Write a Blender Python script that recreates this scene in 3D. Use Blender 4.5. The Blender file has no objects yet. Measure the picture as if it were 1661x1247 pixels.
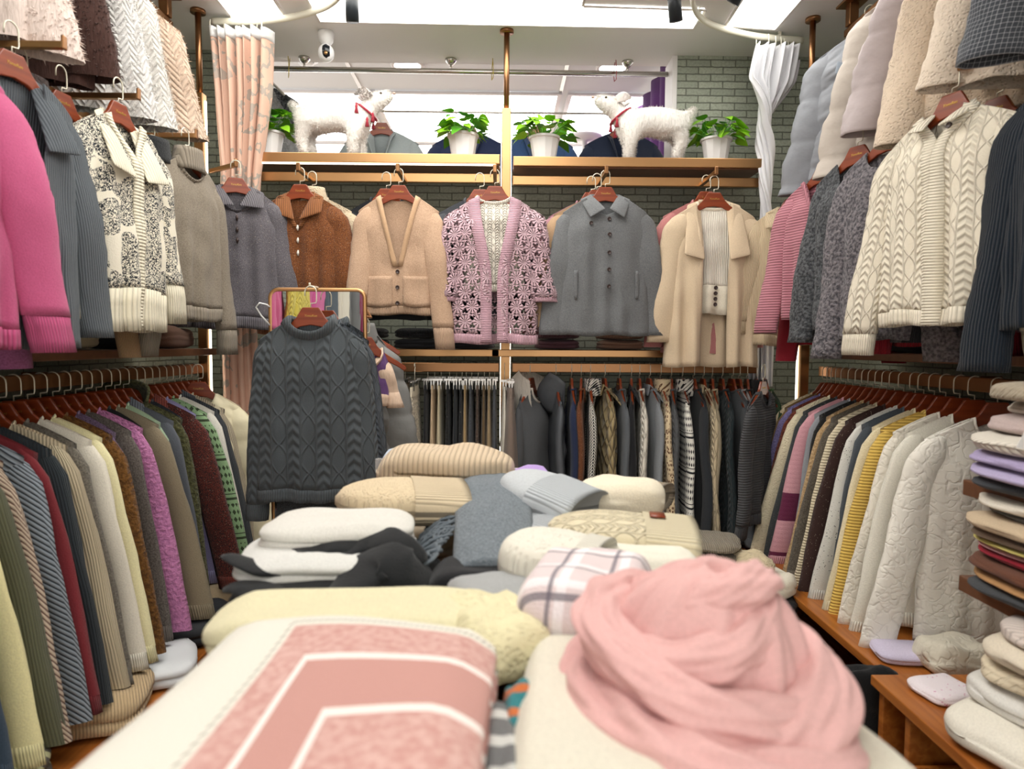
import bpy, bmesh, math, random
from mathutils import Vector, Matrix, noise
PI = math.pi
S = bpy.context.scene
COL = S.collection
R = math.radians

# ------------------------------------------------------------------ camera, world, exposure, main lights
F = 1107.0
cd = bpy.data.cameras.new('camera'); cam = bpy.data.objects.new('camera', cd); COL.objects.link(cam)
cd.sensor_width = 36; cd.lens = F / 1661 * 36; cd.clip_start = .05
cam.matrix_world = Matrix.Translation((0, 0, 1.4)) @ Matrix.Rotation(R(-.95), 4, 'Z') @ Matrix.Rotation(PI/2 - R(3.36), 4, 'X') @ Matrix.Rotation(R(.3), 4, 'Z')
cd.dof.use_dof = True; cd.dof.focus_distance = 2.9; cd.dof.aperture_fstop = 2.9
S.camera = cam
S.view_settings.view_transform = 'Standard'; S.view_settings.look = 'None'
S.view_settings.exposure = 0.2; S.view_settings.gamma = 1; S.view_settings.use_curve_mapping = False
S.cycles.max_bounces = 6; S.cycles.diffuse_bounces = 3; S.cycles.transparent_max_bounces = 12
W = bpy.data.worlds.new('world'); S.world = W; W.use_nodes = True
W.node_tree.nodes['Background'].inputs[0].default_value = (1, .97, .93, 1)
W.node_tree.nodes['Background'].inputs[1].default_value = 1.35
PANEL = 5.0

def srgb(h):
    if not isinstance(h, str): return tuple(h) + (1,)
    h = h.lstrip('#'); out = []
    for i in (0, 2, 4):
        c = int(h[i:i+2], 16) / 255
        out.append(c/12.92 if c <= .04045 else ((c+.055)/1.055)**2.4)
    return (*out, 1)

# ------------------------------------------------------------------ materials
class X:
    """a value in a node tree that can be computed with"""
    def __init__(s, nt, v): s.nt = nt; s.v = v
    def m(s, op, *o):
        n = s.nt.nodes.new('ShaderNodeMath'); n.operation = op
        for i, q in enumerate((s,) + o):
            q = q.v if isinstance(q, X) else q
            if isinstance(q, (int, float)): n.inputs[i].default_value = q
            else: s.nt.links.new(q, n.inputs[i])
        return X(s.nt, n.outputs[0])
    def __add__(s, o): return s.m('ADD', o)
    __radd__ = __add__
    def __mul__(s, o): return s.m('MULTIPLY', o)
    __rmul__ = __mul__
    def __sub__(s, o): return s.m('SUBTRACT', o)
    def __rsub__(s, o): return (s * -1) + o
    def __truediv__(s, o): return s.m('DIVIDE', o)
    def sin(s): return s.m('SINE')
    def abs(s): return s.m('ABSOLUTE')
    def frac(s): return s.m('FRACT')
    def floor(s): return s.m('FLOOR')
    def gt(s, o): return s.m('GREATER_THAN', o)
    def lt(s, o): return s.m('LESS_THAN', o)
    def pow(s, o): return s.m('POWER', o)
    def step(s, a, b):
        n = s.nt.nodes.new('ShaderNodeMapRange'); s.nt.links.new(s.v, n.inputs[0]); n.inputs[1].default_value = a; n.inputs[2].default_value = b
        return X(s.nt, n.outputs[0])

def new_mat(name):
    m = bpy.data.materials.new(name); m.use_nodes = True
    return m, m.node_tree, m.node_tree.nodes['Principled BSDF']

def simple(name, col, rough=.5, metal=0, emit=0, spec=.5, alpha=1, trans=0):
    m, nt, b = new_mat(name)
    b.inputs['Base Color'].default_value = srgb(col); b.inputs['Roughness'].default_value = rough
    b.inputs['Metallic'].default_value = metal; b.inputs['Specular IOR Level'].default_value = spec
    b.inputs['Alpha'].default_value = alpha; b.inputs['Transmission Weight'].default_value = trans
    if emit:
        b.inputs['Emission Color'].default_value = srgb(col); b.inputs['Emission Strength'].default_value = emit
    return m

def mix(nt, f, a, b):
    n = nt.nodes.new('ShaderNodeMix'); n.data_type = 'RGBA'
    for i, q in ((0, f), (6, a), (7, b)):
        q = q.v if isinstance(q, X) else q
        if isinstance(q, (int, float)): n.inputs[i].default_value = q
        elif isinstance(q, tuple): n.inputs[i].default_value = q
        else: nt.links.new(q, n.inputs[i])
    return n.outputs[2]

def tex(nt, kind, vec, scale, **kw):
    n = nt.nodes.new(kind); n.inputs['Scale'].default_value = scale
    for k, v in kw.items():
        if k in n.inputs: n.inputs[k].default_value = v
    if vec is not None: nt.links.new(vec, n.inputs['Vector'])
    return n

_fab = {}
def fabric(c, style='plain', c2=None, k=1.0):
    key = (c, style, c2, k)
    if key in _fab: return _fab[key]
    m, nt, b = new_mat('wool_' + style)
    _fab[key] = m
    uvn = nt.nodes.new('ShaderNodeUVMap'); uv = uvn.outputs[0]
    sp = nt.nodes.new('ShaderNodeSeparateXYZ'); nt.links.new(uv, sp.inputs[0])
    u, v = X(nt, sp.outputs[0]), X(nt, sp.outputs[1])
    tcn = nt.nodes.new('ShaderNodeTexCoord').outputs['Object']
    def nz(scale, vec=None, detail=2):
        return X(nt, tex(nt, 'ShaderNodeTexNoise', vec if vec is not None else tcn, scale, Detail=detail).outputs[0])
    c1 = srgb(c); cc = srgb(c2) if c2 else tuple(x*.45 for x in c1[:3]) + (1,)
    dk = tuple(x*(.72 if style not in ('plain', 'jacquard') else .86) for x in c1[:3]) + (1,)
    fine = nz(260)
    h = fine * .5; dist = .0022
    col = mix(nt, fine.step(.3, .75), dk, c1)
    T = 2*PI
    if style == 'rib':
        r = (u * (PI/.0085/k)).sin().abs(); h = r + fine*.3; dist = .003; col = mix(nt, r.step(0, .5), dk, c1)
    elif style == 'hrib':
        r = (v * (PI/.011/k)).sin().abs(); h = r + fine*.3; dist = .003; col = mix(nt, r.step(0, .4), dk, c1)
    elif style == 'diag':
        r = ((u*.8 + v) * (PI/.016/k)).sin().abs(); h = r; dist = .003; col = mix(nt, r.step(.35, .6), cc, c1)
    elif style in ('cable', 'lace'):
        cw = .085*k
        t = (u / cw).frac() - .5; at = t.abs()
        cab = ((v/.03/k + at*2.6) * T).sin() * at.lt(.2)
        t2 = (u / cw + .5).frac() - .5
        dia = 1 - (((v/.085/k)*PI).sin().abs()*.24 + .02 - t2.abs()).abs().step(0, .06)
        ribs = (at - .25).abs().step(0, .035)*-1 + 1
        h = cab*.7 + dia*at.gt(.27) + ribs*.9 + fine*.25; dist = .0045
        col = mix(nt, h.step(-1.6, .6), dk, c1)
    elif style == 'boucle':
        q = nz(95, detail=5); h = q; dist = .012; col = mix(nt, q.step(.38, .62), cc, c1)
    elif style == 'tweed':
        q = nz(320, detail=1); q2 = nz(330, detail=0); h = q; col = mix(nt, q.step(.42, .6), cc, c1); col = mix(nt, q2.gt(.79)*.6, col, srgb('#d8c8b0'))
    elif style == 'heather':
        q = nz(220, detail=4); h = q; col = mix(nt, q.step(.35, .65), cc, c1)
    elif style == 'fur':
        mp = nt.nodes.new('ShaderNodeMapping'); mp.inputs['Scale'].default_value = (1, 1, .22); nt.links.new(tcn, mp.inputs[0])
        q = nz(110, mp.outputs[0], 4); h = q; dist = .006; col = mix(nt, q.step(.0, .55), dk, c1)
    elif style == 'furcable':
        t = (u/.06/k).frac() - .5
        r = ((v/.024/k + t.abs()*3)*PI).sin().abs(); h = r + fine*.5 + (1 - t.abs()*2)*.6; dist = .006; col = mix(nt, r.step(-1, .5), dk, c1)
    elif style == 'speckle':
        w = tex(nt, 'ShaderNodeTexVoronoi', uv, 95); s_ = X(nt, w.outputs['Distance']).lt(.17) * nz(60).gt(.45)
        h = fine; col = mix(nt, s_, c1, cc)
    elif style == 'squiggle':
        q = nz(165, detail=1.5); a = (q - .5).abs().lt(.07); cell = nz(16, detail=1).gt(.3); lim = v.gt(.1)
        cells = X(nt, tex(nt, 'ShaderNodeTexVoronoi', uv, 15).outputs['Distance']).lt(.72)
        h = fine; col = mix(nt, a*cell*cells*lim, c1, cc)
    elif style == 'stripe':
        r = ((v/.05/k).frac()).lt(.35); h = fine; col = mix(nt, r, c1, cc)
    elif style == 'bands':       # plum bands low on the sleeve and body
        r = v.gt(.2)*v.lt(.32) + v.lt(.06); h = (v*(PI/.02)).sin().abs()*.3 + fine; col = mix(nt, r, c1, cc)
    elif style == 'check':
        a = (u/.012/k).frac().lt(.14) + (v/.012/k).frac().lt(.14); h = fine; col = mix(nt, a*.55, c1, cc)
    elif style == 'buffalo':
        a = (u/.09/k).frac().lt(.5)*.5 + (v/.09/k).frac().lt(.5)*.5; h = fine; col = mix(nt, a, c1, cc)
    elif style == 'plaid':
        a = ((u/.075).frac() - .5).abs().lt(.045) + ((v/.075).frac() - .5).abs().lt(.045)
        w2 = ((u/.075).frac() - .72).abs().lt(.1)*.8 + ((v/.075).frac() - .72).abs().lt(.1)*.8
        h = fine; col = mix(nt, w2, c1, srgb('#f3eef0')); col = mix(nt, a*.8, col, cc)
    elif style == 'hound':
        a = ((u*T/.018/k).sin() + ((u + v*1.6)*T/.022/k).sin()).gt(0); h = fine; col = mix(nt, a, c1, cc)
    elif style == 'nordic':
        r = (v/.16).frac()
        a = ((u/.022).frac() - .5).abs() + ((v/.03).frac() - .5).abs()
        dm = a.lt(.38) * r.gt(.3); ln = ((r - .12).abs()).lt(.03) + ((r - .24).abs()).lt(.012)
        h = fine; col = mix(nt, (dm + ln).m('MINIMUM', 1.0), c1, cc)
    elif style == 'leopard':
        w = X(nt, tex(nt, 'ShaderNodeTexVoronoi', uv, 55).outputs['Distance']); h = fine; col = mix(nt, w.lt(.36)*w.gt(.12), c1, cc)
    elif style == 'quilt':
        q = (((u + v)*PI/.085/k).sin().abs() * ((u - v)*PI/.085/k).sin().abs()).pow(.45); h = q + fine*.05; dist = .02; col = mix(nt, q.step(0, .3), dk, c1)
    elif style == 'jacquard':
        q = (nz(16, detail=2) - .5).abs().step(0, .05); q2 = (nz(34, detail=1) - .5).abs().step(0, .06); h = q + q2*.6; dist = .0018; col = mix(nt, (q*.5 + q2*.5).step(-2.5, .8), dk, c1)
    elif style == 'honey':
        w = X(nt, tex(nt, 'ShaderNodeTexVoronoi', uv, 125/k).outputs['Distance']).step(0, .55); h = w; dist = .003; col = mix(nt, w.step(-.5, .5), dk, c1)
    elif style == 'sequin':
        w = X(nt, tex(nt, 'ShaderNodeTexVoronoi', uv, 120).outputs['Distance']).lt(.09); h = fine; col = mix(nt, w, c1, srgb('#e8dcc0'))
    elif style == 'shell':
        q = nz(14, detail=3); h = q; dist = .006; col = c1
        b.inputs['Roughness'].default_value = .55
    elif style == 'satin':
        col = c1; h = nz(30); dist = .001
    elif style == 'floral':
        q = nz(9, detail=3); a = (q - .5).abs().lt(.03)*nz(4).gt(.5)*.8 + nz(6, detail=3).gt(.64)*.7; h = fine; dist = .0005; col = mix(nt, a.m('MINIMUM', 1.0), c1, cc)
    elif style == 'crochet':
        cs = .066*k
        row = (v/cs).floor(); x = (u/cs + row*.5).frac() - .5; y = (v/cs).frac() - .5
        r = (x*x + y*y).m('SQRT'); th = y.m('ARCTAN2', x)
        pet = (th*5.5 + .3).sin().abs(); lim = pet*.05 + .4
        hole = r.gt(.2)*r.lt(.36)*pet.lt(.38) + r.gt(lim)*r.lt(.6)*(th*3).sin().abs().gt(.45)
        h = pet.step(.2, .8)*r.step(.0, .2) + fine*.3; dist = .007
        col = mix(nt, pet.step(.1, .6)*r.lt(.42) + r.gt(.42)*.7, dk, c1)
        al = (hole.m('MINIMUM', 1.0)*-1 + 1)
        nt.links.new(al.v, b.inputs['Alpha'])
    elif style == 'blanket':     # nested pale pink squares with a dotted edge; u, v from the folded corner
        mn = u.m('MINIMUM', v)
        ins = mn.gt(.006); ln = (mn - .048).abs().lt(.0038) + (mn - .108).abs().lt(.0038)
        dots = (mn + .001).abs().lt(.0022) * ((u + v)*T/.008).sin().gt(0)
        mot = nz(90, detail=3).step(.35, .7)*(mn.lt(.045) + mn.gt(.112)).m('MINIMUM', 1.0)*.45
        col = mix(nt, ins, c1, mix(nt, mot, cc, srgb('#efd3cb'))); col = mix(nt, ln*ins, col, srgb('#f1e6e0')); col = mix(nt, dots, col, srgb('#a9a59a'))
        h = fine; dist = .001
    bp = nt.nodes.new('ShaderNodeBump'); bp.inputs['Distance'].default_value = dist; bp.inputs['Strength'].default_value = .9
    nt.links.new(h.v, bp.inputs['Height']); nt.links.new(bp.outputs[0], b.inputs['Normal'])
    if isinstance(col, tuple): b.inputs['Base Color'].default_value = col
    else: nt.links.new(col, b.inputs['Base Color'])
    if style not in ('shell', 'satin'):
        b.inputs['Roughness'].default_value = .93; b.inputs['Specular IOR Level'].default_value = .15
        b.inputs['Sheen Weight'].default_value = .12; b.inputs['Sheen Roughness'].default_value = .6
    elif style == 'satin': b.inputs['Roughness'].default_value = .42
    else: b.inputs['Specular IOR Level'].default_value = .25
    return m

def wood(name, a, b_, axis='X', sc=1.0, rough=.4):
    m, nt, b = new_mat(name)
    tc = nt.nodes.new('ShaderNodeTexCoord').outputs['Object']
    mp = nt.nodes.new('ShaderNodeMapping')
    mp.inputs['Scale'].default_value = {'X': (1.5, 22, 22), 'Y': (22, 1.5, 22), 'Z': (22, 22, 1.5)}[axis]
    nt.links.new(tc, mp.inputs[0])
    n = X(nt, tex(nt, 'ShaderNodeTexNoise', mp.outputs[0], sc, Detail=6, Distortion=.6).outputs[0])
    nt.links.new(mix(nt, n.step(.35, .68), srgb(a), srgb(b_)), b.inputs['Base Color'])
    b.inputs['Roughness'].default_value = rough
    return m

def brick(name, ax):
    m, nt, b = new_mat(name)
    tc = nt.nodes.new('ShaderNodeTexCoord').outputs['Object']
    sp = nt.nodes.new('ShaderNodeSeparateXYZ'); nt.links.new(tc, sp.inputs[0])
    cb = nt.nodes.new('ShaderNodeCombineXYZ'); nt.links.new(sp.outputs[ax], cb.inputs[0]); nt.links.new(sp.outputs[2], cb.inputs[1])
    w = tex(nt, 'ShaderNodeTexNoise', cb.outputs[0], 30, Detail=2)
    va = nt.nodes.new('ShaderNodeVectorMath'); va.operation = 'SCALE'; va.inputs['Scale'].default_value = .006; nt.links.new(w.outputs['Color'], va.inputs[0])
    vb = nt.nodes.new('ShaderNodeVectorMath'); vb.operation = 'ADD'; nt.links.new(cb.outputs[0], vb.inputs[0]); nt.links.new(va.outputs[0], vb.inputs[1])
    br = nt.nodes.new('ShaderNodeTexBrick'); nt.links.new(vb.outputs[0], br.inputs['Vector'])
    br.inputs['Scale'].default_value = 1; br.inputs['Brick Width'].default_value = .128; br.inputs['Row Height'].default_value = .0365
    br.inputs['Mortar Size'].default_value = .0032; br.inputs['Mortar Smooth'].default_value = .25; br.inputs['Bias'].default_value = -.1
    br.inputs['Color1'].default_value = srgb('#b0b5a4'); br.inputs['Color2'].default_value = srgb('#9ba192'); br.inputs['Mortar'].default_value = srgb('#6a6c62')
    n2 = X(nt, tex(nt, 'ShaderNodeTexNoise', cb.outputs[0], 90, Detail=5).outputs[0])
    col = mix(nt, n2.step(.4, .75)*.6, br.outputs['Color'], srgb('#7e8376'))
    nt.links.new(col, b.inputs['Base Color']); b.inputs['Roughness'].default_value = .85
    bp = nt.nodes.new('ShaderNodeBump'); bp.inputs['Distance'].default_value = .006; bp.invert = True
    nt.links.new(br.outputs['Fac'], bp.inputs['Height']); nt.links.new(bp.outputs[0], b.inputs['Normal'])
    return m

M = dict(
    white=simple('white_paint', '#e9e4e2', .6), ceil=simple('ceiling_paint', '#f0edec', .7), tile=simple('ceiling_tile', '#e9eaec', .8),
    gold=simple('rose_gold', '#c29668', .34, 1), bronze=simple('bronze_metal', '#9d7350', .32, 1), chrome=simple('chrome', '#c9c6c0', .2, 1),
    hookm=simple('hook_steel', '#e6e0cc', .38, .45), panel=simple('lit_panel', '#fffdf8', .5, 0, PANEL), led=simple('led_strip', '#fff3e0', .5, 0, 4),
    farpanel=simple('far_lit_panel', '#ffffff', .5, 0, 5), dark=simple('black_metal', '#20272c', .4), plastic=simple('white_plastic', '#eeeeee', .35),
    lens=simple('camera_lens', '#141a20', .15), shelf=wood('shelf_wood', '#6d4a36', '#7f573f', 'X', 1, .3), hang=wood('hanger_wood', '#7c3318', '#93421f', 'X', 2, .28),
    teak=wood('teak_x', '#9a561f', '#b97232', 'Y', 2.2, .35), teakx=wood('teak_y', '#8f4e1c', '#ad682c', 'X', 2.2, .35), floor=wood('floor_wood', '#8a7660', '#a08a70', 'Y', 1, .5),
    pot=simple('pot_plastic', '#f0efed', .4), leaf=simple('leaf', '#86c026', .4), leaf2=simple('leaf_dark', '#549a26', .4), soil=simple('soil', '#3a2c20', .9),
    btn=simple('brown_button', '#3a2a26', .35), pearl=simple('pearl_button', '#efe9dc', .2), gilt=simple('gilt_print', '#c9a050', .35, .6),
    eye=simple('dark_eye', '#4b4030', .2), gum=simple('nose_pink', '#d8b8a8', .6), mirror=simple('mirror_glass', '#f4f6f5', .01, 1),
    film=simple('clear_film', '#ffffff', .12, 0, 0, .6, .22), card=simple('white_card', '#f2f2f0', .5), ivory=simple('ivory_track', '#e6e2cf', .45),
    red=fabric('#a02338', 'tweed', '#c04a58'), yellow=simple('yellow_tie', '#c9b23a', .5), zip=simple('zip_metal', '#b9b4aa', .3, .9),
)
BR_X, BR_Y = brick('grey_brick_x', 0), brick('grey_brick_y', 1)

# ------------------------------------------------------------------ helpers
def tag(o, label=None, cat=None, group=None, kind=None):
    if label: o['label'] = label
    if cat: o['category'] = cat
    if group: o['group'] = group
    if kind: o['kind'] = kind
    return o

def empty(name, loc=(0, 0, 0), rz=0, rx=0, ry=0):
    o = bpy.data.objects.new(name, None); COL.objects.link(o); o.empty_display_size = .05
    o.location = loc; o.rotation_euler = (rx, ry, rz); return o

def mesh(name, V, Fc, mat, parent=None, uv=None, smooth=True, loc=None, rz=0, thick=0, bevel=0, sub=0, merge=0):
    me = bpy.data.meshes.new(name); me.from_pydata([tuple(v) for v in V], [], Fc)
    lay = me.uv_layers.new(name='UVMap')
    vi = [0]*len(me.loops); me.loops.foreach_get('vertex_index', vi)
    flat = []
    for i in vi:
        if uv: flat += uv[i]
        else: p = V[i]; flat += [p[0] + .31*p[1], p[2] + p[1]*.95]
    lay.data.foreach_set('uv', flat)
    if merge:
        bm = bmesh.new(); bm.from_mesh(me); bmesh.ops.remove_doubles(bm, verts=bm.verts, dist=merge); bm.to_mesh(me); bm.free()
    if smooth: me.polygons.foreach_set('use_smooth', [True]*len(me.polygons))
    me.materials.append(mat)
    o = bpy.data.objects.new(name, me); COL.objects.link(o); o.parent = parent
    if loc: o.location = loc
    if rz: o.rotation_euler[2] = rz
    if thick: m = o.modifiers.new('t', 'SOLIDIFY'); m.thickness = thick; m.offset = 0
    if bevel: m = o.modifiers.new('b', 'BEVEL'); m.width = bevel; m.segments = 2; m.limit_method = 'ANGLE'
    if sub: m = o.modifiers.new('s', 'SUBSURF'); m.levels = m.render_levels = sub
    return o

class MB:
    def __init__(s): s.V = []; s.F = []
    def add(s, V, Fc):
        k = len(s.V); s.V += [tuple(v) for v in V]; s.F += [tuple(i + k for i in f) for f in Fc]; return s
    def box(s, a, b):
        (x0, y0, z0), (x1, y1, z1) = a, b
        return s.add([(x0, y0, z0), (x1, y0, z0), (x1, y1, z0), (x0, y1, z0), (x0, y0, z1), (x1, y0, z1), (x1, y1, z1), (x0, y1, z1)],
                     [(0, 3, 2, 1), (4, 5, 6, 7), (0, 1, 5, 4), (1, 2, 6, 5), (2, 3, 7, 6), (3, 0, 4, 7)])
    def tube(s, P, r, n=8, closed=False, ry=None, caps=True, prof=None):
        P = [Vector(p) for p in P]; N = len(P); V = []; Fc = []
        rr = r if isinstance(r, (list, tuple)) else [r]*N
        up = Vector((0, 0, 1)); prev = None
        for i, p in enumerate(P):
            t = (P[(i+1) % N] - P[i-1]) if closed else (P[min(i+1, N-1)] - P[max(i-1, 0)])
            if t.length < 1e-9: t = Vector((0, 0, 1))
            t.normalize()
            a = (prev if prev is not None else (up if abs(t.z) < .9 else Vector((1, 0, 0))))
            a = a - t*a.dot(t)
            if a.length < 1e-6: a = Vector((1, 0, 0)) - t*t.x
            a.normalize(); prev = a; b = t.cross(a)
            for j in range(n):
                th = 2*PI*j/n; q = prof(i/N, th) if prof else 1
                V.append(p + a*(math.cos(th)*rr[i]*(ry or 1)*q) + b*(math.sin(th)*rr[i]*q))
        for i in range(N if closed else N-1):
            k = (i+1) % N
            for j in range(n): Fc.append((i*n+j, i*n+(j+1) % n, k*n+(j+1) % n, k*n+j))
        if caps and not closed: Fc += [tuple(reversed(range(n))), tuple(range((N-1)*n, N*n))]
        return s.add(V, Fc)
    def lathe(s, prof, n=24, c=(0, 0, 0), squash=1):
        V = []; Fc = []
        for r, z in prof:
            for j in range(n): V.append((c[0] + r*math.cos(2*PI*j/n), c[1] + r*math.sin(2*PI*j/n)*squash, c[2] + z))
        for i in range(len(prof)-1):
            for j in range(n): Fc.append((i*n+j, i*n+(j+1) % n, (i+1)*n+(j+1) % n, (i+1)*n+j))
        Fc += [tuple(reversed(range(n))), tuple(range((len(prof)-1)*n, len(prof)*n))]
        return s.add(V, Fc)
    def extrude(s, P, y0, y1):        # outline in xz, depth along y
        n = len(P); V = [(x, y0, z) for x, z in P] + [(x, y1, z) for x, z in P]
        return s.add(V, [tuple(range(n)), tuple(reversed(range(n, 2*n)))] + [(i, n+i, n+(i+1) % n, (i+1) % n) for i in range(n)])
    def build(s, name, mat, parent=None, **k): return mesh(name, s.V, s.F, mat, parent, **k)

def boxo(name, a, b, mat, parent=None, bevel=.003, **k):
    return MB().box(a, b).build(name, mat, parent, smooth=False, bevel=bevel, **k)
def struct(o): o['kind'] = 'structure'; return o
def lerp(a, b, t): return a + (b-a)*t
def sm(t): t = max(0, min(1, t)); return t*t*(3-2*t)
def n3(x, y, z): return noise.noise(Vector((x, y, z)))

def grid(nu, nv, f):
    V = []; Fc = []
    for i in range(nv+1):
        for j in range(nu+1): V.append(f(j/nu, i/nv))
    for i in range(nv):
        for j in range(nu):
            k = i*(nu+1)+j; Fc.append((k, k+1, k+nu+2, k+nu+1))
    return V, Fc

def spikes(V, Fc, n, ln, w, rng, down=.6):
    """short tufts of hair standing out of a mesh"""
    VV = list(V); FF = list(Fc); nf = len(Fc)
    for _ in range(n):
        f = Fc[rng.randrange(nf)]; p = [Vector(V[i]) for i in f[:4]]
        nr = (p[1]-p[0]).cross(p[-1]-p[0])
        if nr.length < 1e-9: continue
        nr.normalize(); a, b = rng.random(), rng.random()
        c = p[0].lerp(p[1], a).lerp(p[-1].lerp(p[2], a), b)
        d = (nr + Vector((rng.gauss(0, .45), rng.gauss(0, .45), rng.gauss(0, .3) - down))).normalized()*ln*(.6 + rng.random()*.8)
        s_ = nr.cross(d)
        if s_.length < 1e-9: continue
        s_ = s_.normalized()*w; k = len(VV)
        VV += [c - s_, c + s_, c + d]; FF.append((k, k+1, k+2))
    return VV, FF

def copy_tree(o, parent=None):
    c = o.copy(); COL.objects.link(c); c.parent = parent
    for ch in list(o.children): copy_tree(ch, c)
    return c

# ------------------------------------------------------------------ hangers
def make_hanger(w=.162):
    r = empty('wooden_hanger')
    up = [(.028, -.074), (.036, -.086), (.05, -.11), (.072, -.132), (.1, -.15), (.13, -.168), (w, -.19)]
    lo = [(w+.003, -.2), (w-.008, -.206), (.13, -.19), (.1, -.174), (.066, -.157), (.035, -.142), (0, -.136)]
    P = up + lo + [(-x, z) for x, z in reversed(lo[:-1])] + [(-x, z) for x, z in reversed(up)]
    MB().extrude(P, -.006, .006).build('hanger_arms', M['hang'], r, smooth=False, bevel=.003)
    pts = [(0, 0, -.076), (0, 0, -.06), (.018, 0, -.058), (.02, 0, -.05), (.02, 0, -.022)] + [(.02*math.cos(a), 0, -.02 + .021*math.sin(a)) for a in [PI*i/8 for i in range(1, 9)]] + [(-.02, 0, -.034)]
    MB().tube(pts, .0021, 6).build('hook', M['hookm'], r)
    return r
HANGER = make_hanger()
_logo = bpy.data.curves.new('logo', 'FONT'); _logo.body = 'YonoRon'; _logo.size = .0115; _logo.align_x = 'CENTER'; _logo.extrude = .0004; _logo.shear = .3
_lt = bpy.data.objects.new('logo_text', _logo); COL.objects.link(_lt)
bpy.context.view_layer.update()
_lm = bpy.data.meshes.new_from_object(_lt.evaluated_get(bpy.context.evaluated_depsgraph_get())); _lm.materials.clear(); _lm.materials.append(M['gilt'])
bpy.data.objects.remove(_lt)
LOGO = bpy.data.objects.new('logo', _lm); COL.objects.link(LOGO); LOGO.parent = HANGER; LOGO.location = (0, -.0066, -.107); LOGO.rotation_euler = (PI/2, 0, 0)

def make_clip_hanger():
    r = empty('clip_hanger')
    pts = [(0, 0, -.085), (0, 0, -.03)] + [(.016*math.cos(a)-.0, 0, -.018 + .017*math.sin(a)) for a in [PI*i/8 for i in range(-1, 9)]]
    MB().tube(pts, .0017, 6).build('hook', M['hookm'], r)
    MB().tube([(-.14, 0, -.085), (.14, 0, -.085)], .003, 8).build('bar', M['chrome'], r)
    for s in (-1, 1):
        MB().box((s*.1-.013, -.009, -.125), (s*.1+.013, -.003, -.082)).box((s*.1-.013, .003, -.125), (s*.1+.013, .009, -.082)).box((s*.1-.01, -.016, -.085), (s*.1+.01, .016, -.075)).build('clip', M['chrome'], r, smooth=False)
    return r
CLIP = make_clip_hanger()
_used = {}
def hanger(loc, rz, label, group, proto=None):
    proto = proto or HANGER
    if proto.name not in _used: _used[proto.name] = 1; o = proto
    else: o = copy_tree(proto)
    o.location = loc; o.rotation_euler = (0, 0, rz)
    tag(o, label, 'hanger', group); return o

# ------------------------------------------------------------------ garments
def patch(name, C4, mat, parent, nx=6, ny=6, bulge=0, thick=.004, sub=0):
    A, B, C, D_ = [Vector(c) for c in C4]
    def f(u, v):
        p = A.lerp(B, u).lerp(D_.lerp(C, u), v); p.y -= bulge*math.sin(PI*u)*math.sin(PI*v); return tuple(p)
    V, Fc = grid(nx, ny, f); return mesh(name, V, Fc, mat, parent, thick=thick, sub=sub)

def button(loc, mat, parent, r=.008, toggle=False):
    m = MB()
    if toggle: m.tube([(0, 0, .012), (0, -.004, 0), (0, 0, -.012)], [.003, .006, .003], 8)
    else:
        m.add([(rr*math.cos(2*PI*j/14), y, rr*math.sin(2*PI*j/14)) for rr, y in ((r, 0), (r, -.003), (r*.8, -.0045), (r*.7, -.003), (.0005, -.003)) for j in range(14)],
              [(i*14+j, i*14+(j+1) % 14, (i+1)*14+(j+1) % 14, (i+1)*14+j) for i in range(4) for j in range(14)])
    o = m.build('button', mat, parent, loc=loc); return o

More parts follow.
